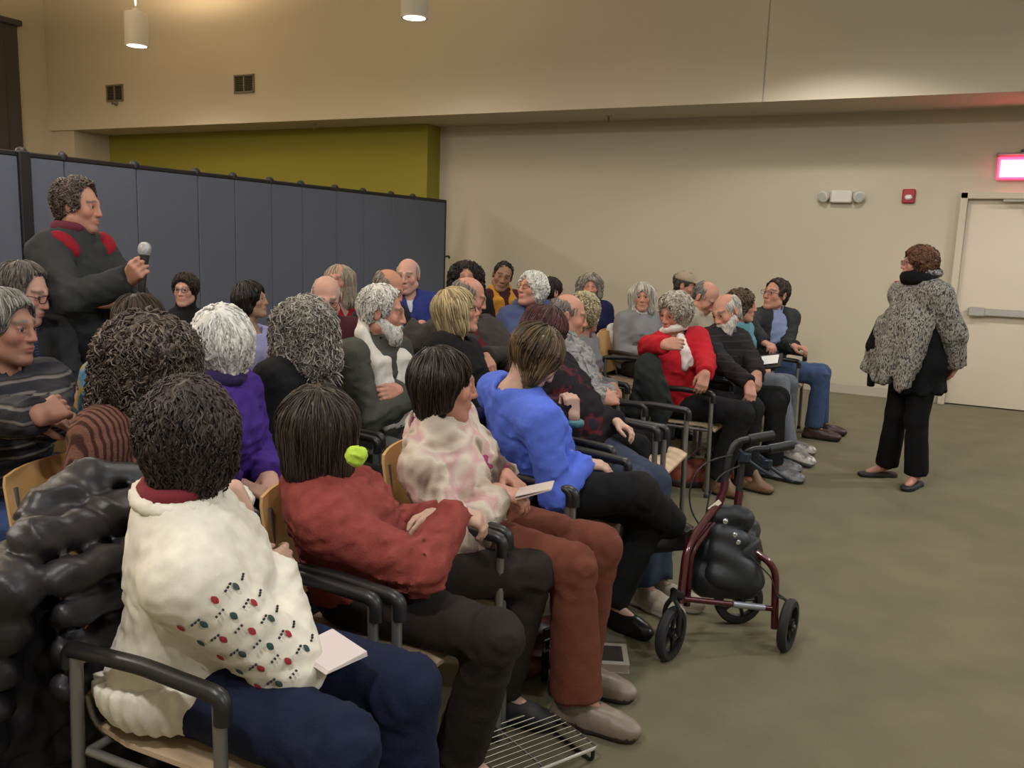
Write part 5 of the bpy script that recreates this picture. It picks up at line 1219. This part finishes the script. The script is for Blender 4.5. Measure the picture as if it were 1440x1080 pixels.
# --- the speaker in the tweed knit wrap
M_TWEED = ramp_mat('tweed_knit', [(.36, (.028, .027, .027)), (.46, (.12, .112, .10)), (.57, (.36, .34, .30)), (.66, (.09, .085, .078))], 'noise', 105, .95, (200, .5, .006), 3, .4, ((1, 1, .45), (0, 0, 0)))
M_BLKS = mat('black_jersey', (.007, .007, .008), .95, spec=.15)
def speaker_more(o, c):
    P, N, H, T, u, R = c['P'], c['N'], c['H'], c['T'], c['u'], c['R']
    # long black sleeveless vest, flaring to the hip
    pr = c['torso'](.020)+[rc(P+np.array((0, 0, .10)), P+np.array((-.02, .02, -.20)), .15, .175, .06, 0, 1), pl(P+np.array((0, 0, -.20)), (0, 0, -1), .01)]
    solid(o, 'long_vest', pr, M_BLKS, .014, lambda Q: np.float32(.010)*np.sin(np.arctan2(Q[:, 1], Q[:, 0])*9)*np.clip((P[2]+.1-Q[:, 2])*4, 0, 1))
    # tweed wrap: hangs in front to two points, cut away on the left under the arm
    z0 = P[2]
    pr = c['torso'](.036)
    pr += [rc((.10, -.16, z0+.22), (.17, -.235, z0-.10), .10, .075, .06), rc((.12, -.02, z0+.22), (.20, -.06, z0-.10), .10, .08, .06), rc((.10, .10, z0+.20), (.17, .12, z0-.13), .09, .055, .06)]
    pr += [rc((-.06, .26, z0+.20), (-.02, .30, z0-.35), .13, .24, .03, 1), el(N+u*.09, (.062, .062, .10), None, .01, 1), pl((.2, -.06, z0-.15), (.10, -.30, -1), .012), pl((-.10, 0, z0+.05), (-.8, .0, -1), .03)]
    pr += c['arms'](.036)
    solid(o, 'knit_wrap', pr, M_TWEED, .011, lambda Q: np.float32(.009)*wob(Q*np.array((1, 1, .30), np.float32), 60, 3)+np.float32(.003)*wob(Q, 160, 5))
    solid(o, 'black_front_panel', [rc((.130, -.185, z0+.24), (.160, -.215, z0+.08), .060, .070, .02)], M_BLKS, .012)
    solid(o, 'hanging_tab', [rc((.165, -.215, z0-.08), (.17, -.22, z0-.20), .035, .024, .01, 0, 1)], M_BLKS, .010)
    scarf(o, c, M_BLKS, (), .046, 'black_cowl', .072)
    ring = [N+u*(.075)+T[:, 0]*(-.015-.085*math.cos(t))+T[:, 1]*.085*math.sin(t) for t in np.linspace(-1.5, 1.9, 9)]
    solid(o, 'ruffled_collar', chain(ring, .026), M_TWEED, .009, lambda Q: np.float32(.010)*wob(Q, 150, 8))
spk_t = float((PZ(1268, 678, 0)-CP)@CF)-.25
speaker = person(dict(n='speaker', at=(1299, 345, spk_t), stand=1, hz=.83, hs=.93, f=1, yaw=220, tw=0, hy=196, hp=-2, lean=1, side=-3, fat=1.10, sw=.175, label='woman standing at the right in a tweed knit wrap with black trousers', skin=(.46, .22, .165), Lmax=.56,
    hair=dict(style='crop', len=.055, vol=.016, c1='#3a2218', c2='#83583f', n=900, sl=.045, curl=.006, rough=.007, rad=.0036, wild=.45), glasses=G_RED,
    tops=[], pants=M_BLKS, thigh=1.12, flare=.078, pwr=.004,
    aR=((-.20, -.03, .84), (-.1, .8, -.4), (-1, 0, .1), .4, (-.6, -.9, -.3)), aL=((-.20, .13, .81), (-.05, -.6, -.7), (-1, .1, .2), .4, (-.6, .9, -.2)),
    lL=((.02, .09, .46), (-.02, .10, .075), (.75, .45, 0)), lR=((.04, -.09, .46), (.02, -.16, .075), (1, -.15, 0)), shoes=FLAT, shs=1.0, more=speaker_more))
for p, o, lab in SEATED:
    a = p.get('cy', p['yaw']*.6); f = np.array((math.cos(math.radians(p['yaw'])), math.sin(math.radians(p['yaw'])), 0))
    chair(p['loc']+f*.075, a, lab)
# ------------------------------------------------------------------ chairs nobody sits on
def seat_at(px, py, z=.45): return PZ(px, py, z)
q = PZ(922, 640, .45); chair((q[0]-.10, q[1], 0), 4, 'empty stacking armchair with a pale wood seat behind the walking frame')
q = PZ(852, 466, .835); e2 = chair((q[0]+.30, q[1], 0), 2, 'empty stacking armchair with a white cloth hung over its light wood back'); E2 = np.array(e2.location)
q = PZ(603, 462, .835); chair((q[0]+.30, q[1], 0), 2, 'empty stacking armchair whose back the man in the grey-brown coat leans on')
q = PZ(703, 441, .835); chair((q[0]+.30, q[1], 0), 2, 'empty stacking armchair in front of the man with the saffron scarf')

def thing_solid(name, pr, m, label, cat, h=.012, disp=None, group=None):
    o = solid(None, name, pr, m, h, disp); return tag(o, label, cat, group)
# white cloth over the empty chair's back
x, y = E2[0]-.30, E2[1]+.14
pr = [rc((x-.045, y+.02*j, .50+.03*j), (x-.018, y+.02*j, .85), .022, .02, .03) for j in range(5)]+[rc((x-.018, y+.02*j, .85), (x+.05, y+.022*j, .66), .02, .022, .03) for j in range(5)]
thing_solid('white_cloth', pr, mat('white_cotton_cloth', (.60, .57, .52), .9), 'white cloth hanging over the back of an empty chair', 'cloth', .010, lambda Q: np.float32(.006)*wob(Q, 60, 1))
# dark denim heap standing in for a raised leg beside the woman in red
a = PT(912, 512, 5.1); b = PT(915, 560, 5.0)
pr = chain([a+np.array((-.06, .05, -.28)), a+np.array((.0, 0, -.01)), a+np.array((.06, -.04, -.14)), a+np.array((.10, -.05, -.30))], [.06, .065, .065, .055], .05)+chain([a+np.array((-.06, -.04, -.3)), a+np.array((.02, -.05, -.06)), a+np.array((.11, .02, -.25))], [.06, .06, .055], .05)
thing_solid('coat_for_leg', pr, cloth('dark_green_denim', (.016, .019, .018), .25, 30), 'dark heap in place of a raised leg beside the red sweater woman', 'coat', .014, lambda Q: np.float32(.010)*(np.abs(wob(Q, 40, 2))*1.6-.5))

# navy coat over the back of the blue sweater woman's chair
c1 = [o for o in CHAIRS if 'bright blue sweater' in o['label']][0]; bx, by = c1.location[0], c1.location[1]
pr = [rc((bx-.33-.01*(k % 2), by-.20+.08*k, .80), (bx-.37-.012*(k % 2), by-.21+.084*k, .36), .026, .032, .03) for k in range(6)]+[rc((bx-.30, by-.20, .845), (bx-.30, by+.20, .845), .030, .030, .02)]+[rc((bx-.245, by-.18+.09*k, .80), (bx-.225, by-.18+.09*k, .62), .020, .022, .03) for k in range(5)]
thing_solid('navy_coat', pr, cloth('navy_wool', (.014, .020, .060)), 'navy coat hanging over the chair behind the bright blue sweater', 'coat', .011, lambda Q: np.float32(.006)*(np.abs(wob(Q, 45, 3))*1.6-.5))
# black quilted down jacket hung over the back of the front chair
c0 = [o for o in CHAIRS if 'cream cardigan' in o['label']][0]; cx, cy = c0.location[0], c0.location[1]
def puffer():
    pr = []
    x0 = cx-.325
    for k in range(9):                              # back side: quilted tubes one under the other
        z = .80-.092*k; s = .012*math.sin(k*1.7)
        pr.append(rc((x0-.045-.012*k+s, cy-.27-.012*k, z), (x0-.045-.012*k-s, cy+.25, z-.05), .064, .066, .040))
    for k in range(4):                              # front side over the backrest
        z = .80-.085*k; pr.append(rc((x0+.085, cy-.255, z), (x0+.085, cy+.24, z), .038, .038, .012))
    pr.append(rc((x0-.0, cy-.25, .865), (x0-.0, cy+.23, .865), .055, .055, .02))
    for k in range(6):                              # a sleeve hanging at the near corner
        z = .80-.085*k; pr.append(rc((x0-.02-.016*k, cy-.315-.010*k, z), (x0+.04-.016*k, cy-.335-.010*k, z-.01), .060-.003*k, .060-.003*k, .010))
    pr += chain([(x0-.06, cy-.20, .90), (x0-.09, cy-.05, .935), (x0-.06, cy+.12, .90)], .05)
    return pr
M_NYL = mat('black_nylon', (.014, .0125, .016), .42, bump=(40, .3, .006), spec=.45)
o = thing_solid('down_jacket', puffer(), M_NYL, 'black quilted down jacket hung over the chair behind the cream cardigan', 'jacket', .011, lambda Q: np.float32(.010)*(np.abs(wob(Q, 30, 2))*1.6-.5))

# folded napkin on the navy trousers
q = PZ(462, 918, .645); o = empty('napkin', q, math.radians(-12)); tag(o, 'folded white paper napkin lying on the navy trousers', 'napkin')
b = MB()
for k in range(3): b.box((.002*k, .001*k, .004*k), (.125-.004*k, .115-.004*k, .0035), rotx(.03*k)@roty(.10+.02*k), bev=.0015)
b.build('paper_layer', mat('napkin_paper', (.62, .53, .52), .9), o)
# folded programme in the hands of the woman in tie-dye
q = PT(752, 690, 2.78); o = empty('folded_programme', q, math.radians(20)); tag(o, 'pale folded programme held by the woman in the tie-dyed jacket', 'paper')
b = MB(); b.box((0, 0, 0), (.12, .10, .003), roty(-.35)); b.build('front_leaf', mat('pink_paper', (.46, .36, .33), .9), o)
b = MB(); b.box((0, .004, .006), (.12, .10, .002), roty(-.28)); b.build('back_leaf', mat('pale_paper', (.50, .42, .39), .9), o)
# paper on the lap of the woman in teal
q = PT(1081, 506, 5.95); o = empty('paper_card', q, 0); tag(o, 'small white card lying on a lap beside the bearded man', 'card')
b = MB(); b.box((0, 0, 0), (.13, .10, .004), roty(-.2)@rotx(.5)); b.build('card_face', mat('white_card', (.75, .74, .72), .8), o)
b = MB(); b.box((-.01, .01, -.016), (.20, .16, .02), roty(-.2)@rotx(.5), bev=.005); b.build('black_case', mat('black_case', (.012, .012, .012), .6), o)

# neon scrap of scarf, bag, shoes on the floor
def puff(name, c, r, m, label, cat, seed=1, amp=.010, f=60, flat=True):
    pr = [el(c, r, None)]
    if flat: pr.append(pl((0, 0, .002), (0, 0, -1), .004))
    return thing_solid(name, pr, m, label, cat, .008, lambda Q: np.float32(amp)*wob(Q, f, seed))
q = PZ(984, 682, 0)
o = empty('handbag', (q[0], q[1], 0), math.radians(30)); tag(o, 'rust orange handbag on the floor under the red sweater woman', 'bag')
solid(o, 'bag_body', [rc((-.12, 0, .09), (.12, 0, .09), .085, .085, .03), rc((-.13, 0, .06), (.13, 0, .06), .08, .08, .03), pl((0, 0, 0), (0, 0, -1), .01)], mat('rust_leather', (.23, .050, .028), .5), .010, lambda Q: np.float32(.007)*wob(Q, 40, 3))
solid(o, 'bag_base', [rc((-.13, 0, .035), (.13, 0, .035), .09, .09, .02), pl((0, 0, 0), (0, 0, -1), .004), pl((0, 0, .055), (0, 0, 1), .004)], mat('dark_base_leather', (.03, .012, .012), .6), .010)
b = MB(); b.tube([(-.09+.18*t, .0, .16+.09*math.sin(math.pi*t)) for t in np.linspace(0, 1, 12)], .008, 8); b.build('handle', mat('dark_strap', (.05, .02, .018), .5), o, True)
q = PZ(733, 968, 0)
o = empty('handbag', (q[0]-.02, q[1]+.08, 0), math.radians(70)); tag(o, 'brown leather handbag with a steel buckle between the front row feet', 'bag')
solid(o, 'bag_body', [rc((-.11, 0, .06), (.11, 0, .06), .055, .055, .03), rc((-.10, 0, .16), (.10, 0, .16), .045, .045, .03), pl((0, 0, 0), (0, 0, -1), .01)], mat('chestnut_leather', (.10, .032, .018), .4), .009, lambda Q: np.float32(.006)*wob(Q, 45, 3))
b = MB(); b.box((0.03, -.062, .10), (.03, .012, .20), bev=.003); b.build('strap', mat('dark_belt', (.03, .014, .010), .5), o)
b = MB(); b.tube(bend([(.012, -.070, .12), (.048, -.070, .12), (.048, -.070, .16), (.012, -.070, .16), (.012, -.070, .121)], .006), .0035, 8); b.build('buckle', mat('buckle_steel', (.7, .68, .65), .25, .9), o, True)
q = PZ(590, 930, 0); o = empty('pouch', (q[0], q[1], 0), math.radians(-35)); tag(o, 'small orange pouch with a black strap on the floor behind brown trousers', 'pouch')
solid(o, 'pouch_body', [el((0, 0, .03), (.09, .05, .035)), pl((0, 0, 0), (0, 0, -1), .004)], mat('orange_nylon', (.60, .10, .055), .6), .008, lambda Q: np.float32(.004)*wob(Q, 60, 3))
b = MB(); b.tube([(.05, 0, .05), (.12, -.03, .06), (.20, -.03, .12), (.26, .0, .16)], .009, 8); b.build('strap', M_ARM, o, True)
q = PZ(855, 934, 0); o = empty('book', (q[0], q[1]+.02, 0), math.radians(24)); tag(o, 'small book with a dark picture cover lying on the floor beside rust trousers', 'book')
b = MB(); b.box((0, 0, .0175), (.125, .165, .029), bev=.001); b.build('pages', mat('page_edges', (.38, .30, .25), .9), o)
b = MB(); b.box((0, 0, .033), (.13, .17, .003)); b.box((0, 0, .0015), (.13, .17, .003)); b.build('cover', mat('cover_border', (.44, .40, .33), .6), o)
b = MB(); b.box((0, 0, .0352), (.09, .12, .0012)); b.build('cover_picture', mat('cover_picture', (.045, .038, .034), .5), o)
# wire rack at the lower edge
q = PZ(728, 1072, .0); o = empty('wire_rack', (q[0], q[1], 0), math.radians(62)); tag(o, 'chrome wire rack on black feet at the lower edge by the front row shoes', 'rack')
M_CHR = mat('chrome_wire', (.62, .62, .60), .2, .95)
for k in range(11):
    b = MB(); y = -.125+.25*k/10; b.tube([(-.20, y, .055), (.20, y, .055)], .0020, 6); b.build('wire', M_CHR, o, True)
b = MB()
b.tube(bend([(-.20, -.13, .052), (.20, -.13, .052), (.20, .13, .052), (-.20, .13, .052), (-.20, -.13, .053)], .02), .004, 8); b.tube([(0, -.13, .052), (0, .13, .052)], .0035, 8); b.build('rim', M_CHR, o, True)
for sx in (-.185, .185):
    b = MB(); b.tube(bend([(sx, -.125, .052), (sx, -.125, .008), (sx, .125, .008), (sx, .125, .052)], .02), .006, 8); b.build('foot', M_ARM, o, True)

# the microphone in the standing man's hand
m0 = PT(200, 398, 3.555); m1 = PT(203.5, 349, 3.55); ax = nrm(m1-m0); L = float(np.linalg.norm(m1-m0))
o = empty('microphone', m0); tag(o, 'black handheld microphone with a silver grille held by the standing man', 'microphone')
b = MB(); b.lathe([(.012, -.045), (.0145, -.04), (.0150, 0), (.0185, L-.05), (.021, L-.032), (.021, L-.026)], axis=ax, n=18); b.build('handle', mat('mic_black', (.012, .012, .013), .4), o, True)
b = MB(); b.lathe([(.0215, L-.028), (.026, L-.014), (.0265, L), (.023, L+.014), (.014, L+.022), (.002, L+.025)], axis=ax, n=18); b.build('grille', mat('mic_mesh', (.42, .43, .45), .35, .7, bump=(900, .8, .002)), o, True)

# ------------------------------------------------------------------ three-wheeled walking frame
def walker():
    gA, gB, gC = PZ(941, 927, 0), PZ(1105, 914, 0), PZ(1036, 876, 0)
    T = lambda p: float((p-CP)@CF)
    tA, tB, tC = T(gA), T(gB), T(gC); tm = (tA+tB+tC)/3
    o = empty('walking_frame', ((gA+gB+gC)/3*np.array((1, 1, 0)))); O = np.array(o.location)
    tag(o, 'dark red three-wheeled walking frame with a black bag, standing in the aisle', 'walker')
    MR = mat('red_lacquer', (.065, .006, .010), .25, .3, coat=.5); MK = mat('walker_black', (.012, .012, .013), .4); MG = mat('walker_grey', (.14, .14, .15), .4, .5)
    def W(x, y, t): return PT(x, y, t)-O
    def wheel(g, dirv, r, w):
        c = g-O+np.array((0, 0, r)); ax = nrm(np.cross(dirv, (0, 0, 1)))
        b = MB(); b.lathe([(r*.72, -w*.5), (r*.93, -w*.5), (r, -w*.25), (r, w*.25), (r*.93, w*.5), (r*.72, w*.5), (r*.72, -w*.5)], c=c, axis=ax, n=32, cap=False); e = b.build('wheel', mat('tyre_rubber', (.012, .012, .012), .75), o, True)
        b = MB(); b.lathe([(.022, -w*.6), (.022, w*.6)], c=c, axis=ax, n=14); b.lathe([(r*.74, -w*.3), (r*.74, w*.3), (r*.66, w*.3), (r*.66, -w*.3), (r*.74, -w*.3)], c=c, axis=ax, n=28, cap=False)
        u = np.array(dirv, float); v = np.array((0, 0, 1.0))
        for k in range(5):
            a = 2*math.pi*k/5; d = u*math.cos(a)+v*math.sin(a); b.tube([c+d*.015, c+d*r*.70], .008, 6)
        b.build('hub', MK, e, True)
        b = MB(); b.lathe([(.006, -w*.85), (.009, -w*.8), (.009, w*.8), (.006, w*.85)], c=c, axis=ax, n=10); b.build('axle', MG, e, True)
        return c, ax
    rA = .103
    vd = nrm((PT(1020, 800, 1)-CP)*np.array((1, 1, 0))); rt = np.array((vd[1], -vd[0], 0))
    dA = nrm(vd*.93+rt*.38); dB = nrm(vd*.95+rt*.30); dC = nrm(rt*.93+vd*.36)
    cA, aA = wheel(gA, dA, rA, .034); cB, aB = wheel(gB, dB, rA, .034); cC, aC = wheel(gC, dC, rA, .034)
    top = W(957, 838, tA)                                              # forks
    b = MB()
    for s in (1, -1): b.tube(bend([cA+aA*.030*s, cA+aA*.032*s+np.array((0, 0, .10)), cA+np.array((0, 0, .145))], .03), .009, 8)
    b.tube([cA+np.array((0, 0, .135)), cA+np.array((0, 0, .165)), top], .017, 10); b.build('front_fork', MK, o, True)
    b = MB()
    for s in (1, -1): b.tube(bend([cC+aC*.030*s, cC+aC*.032*s+np.array((0, 0, .11)), cC+np.array((0, 0, .15))], .03), .009, 8)
    b.build('rear_fork', MK, o, True)
    kA = W(966, 768, tA+.04); jn = W(1011, 706, tm)
    b = MB(); b.tube(bend([top-np.array((0, 0, .03)), kA, jn], .06, 7), .0155, 12); k2 = W(971, 775, tA+.06); b.tube(bend([k2-np.array((0, 0, .22)), k2, W(1018, 718, tm+.03)], .06, 7), .0140, 12); b.build('front_tube', MR, o, True)
    j2 = W(1036, 760, tm); kB = W(1091, 797, tB)
    b = MB(); b.tube(bend([W(1030, 752, tm), kB, W(1089, 884, tB)], .05, 7), .0145, 12); b.build('side_tube', MR, o, True)
    b = MB(); b.tube([W(1089, 858, tB), cB-aB*.045, cB], .011, 8); b.tube([W(1092, 834, tB), W(1108, 846, tB), W(1118, 847, tB)], .006, 6); b.build('wheel_bracket', MK, o, True)
    b = MB(); b.tube([W(960, 842, tA+.02), W(1086, 856, tB)], .011, 10); b.build('cross_bar', MR, o, True)
    b = MB(); b.tube([W(1030, 849.5, (tA+tB)/2+.01), W(1074, 854.5, tB-.01)], .0125, 10); b.build('silver_sleeve', mat('silver_sleeve', (.30, .32, .36), .4, .5), o, True)
    u1 = [W(1012, 712, tm), W(1019, 682, tm), W(1024, 645, tm), W(1034, 621, tm), W(1056, 617, tm)]
    u2 = [W(1034, 765, tm+.06), W(1038, 700, tm+.06), W(1044, 642, tm+.06), W(1056, 632, tm+.06), W(1082, 631, tm+.06)]
    b = MB(); b.tube(bend(u1[1:], .04, 6), .0135, 12); b.tube(bend(u2[1:], .04, 6), .0135, 12); b.build('handle_post', MK, o, True)
    b = MB(); b.tube([W(1009, 712, tm), W(1018, 690, tm), W(1020, 676, tm)], .017, 12); b.tube([W(1034, 765, tm+.06), W(1038, 705, tm+.06), W(1040, 690, tm+.06)], .0165, 12); b.build('post_socket', MR, o, True)
    b = MB()
    for (x0, y0, x1, y1, t) in ((1052, 618, 1086, 612, tm), (1080, 632, 1112, 626, tm+.06)):
        b.lathe([(.014, 0), (.019, .004), (.019, .10), (.0195, .108), (.012, .112)], c=W(x0, y0, t), axis=W(x1, y1, t+.02)-W(x0, y0, t), n=16)
    b.build('grip', MK, o, True)
    b = MB()
    for (x0, y0, t) in ((1040, 632, tm), (1070, 641, tm+.06)):
        a = W(x0, y0, t); b.tube(bend([a, a+np.array((.03, .0, -.035)), a+np.array((.085, .02, -.075)), a+np.array((.13, .03, -.095))], .03), np.linspace(.009, .006, len(bend([a, a, a, a], .03))) if False else .007, 8)
        b.box(a+np.array((.02, .005, -.03)), (.05, .03, .05), bev=.01)
    b.build('brake_lever', mat('brake_blue_black', (.015, .022, .035), .35), o, True)
    b = MB()
    for pts in ([(1030, 640), (985, 648), (966, 690), (972, 722), (985, 740)], [(1040, 655), (1010, 668), (996, 700), (992, 730)]):
        P = [W(x, y, tm-.02) for x, y in pts]; P = np.array(P); t = np.linspace(0, len(P)-1, 24); C = np.stack([np.interp(t, range(len(P)), P[:, i]) for i in range(3)], 1)
        for _ in range(6): C[1:-1] = (C[:-2]+C[2:])/2
        b.tube(C, .0032, 6)
    P = np.array([W(x, y, tB-.02) for x, y in ((1055, 782), (1085, 812), (1092, 838), (1100, 842))]); t = np.linspace(0, 3, 14); C = np.stack([np.interp(t, range(4), P[:, i]) for i in range(3)], 1); b.tube(C, .0032, 6)
    b.build('brake_cable', MK, o, True)
    b = MB(); b.box(W(1005, 711, tm-.022), (.055, .006, .018), np.stack([nrm(W(1012, 706, tm)-W(998, 717, tm)), np.array(vd), np.cross(nrm(W(1012, 706, tm)-W(998, 717, tm)), vd)], 1)); b.build('white_sticker', mat('white_sticker', (.75, .66, .55), .6), o)
    # soft bag slung inside the frame
    def g(x, y, t): return W(x, y, t)
    tc = tm+.02
    pr = [rc(g(1008, 725, tc), g(1044, 728, tc), .048, .048, .04), rc(g(1000, 770, tc), g(1048, 772, tc), .070, .070, .05), rc(g(996, 812, tc), g(1048, 815, tc), .080, .076, .05), rc(g(1050, 745, tc+.10), g(1053, 775, tc+.10), .055, .05, .03)]
    solid(o, 'bag', pr, mat('bag_nylon', (.011, .012, .016), .55), .010, lambda Q: np.float32(.006)*(np.abs(wob(Q, 32, 4))*1.5-.4))
    pr = [rc(g(1012, 750, tc-.050), g(1040, 758, tc-.050), .040, .040, .04), rc(g(1010, 775, tc-.055), g(1050, 800, tc-.050), .045, .040, .04), rc(g(1008, 808, tc-.060), g(1060, 822, tc-.045), .046, .034, .04)]
    solid(o, 'bag_flap', pr, mat('bag_flap', (.017, .019, .025), .5), .009, lambda Q: np.float32(.003)*wob(Q, 30, 4))
    for x, y in ((1020, 733), (1033, 752), (1038, 762)):
        b = MB(); b.lathe([(.011, -.006), (.011, .006), (.008, .010)], c=W(x, y, tm-.06), axis=-vd, n=12); b.build('knob', mat('knob_chrome', (.7, .75, .8), .2, .9), o, True)
walker()
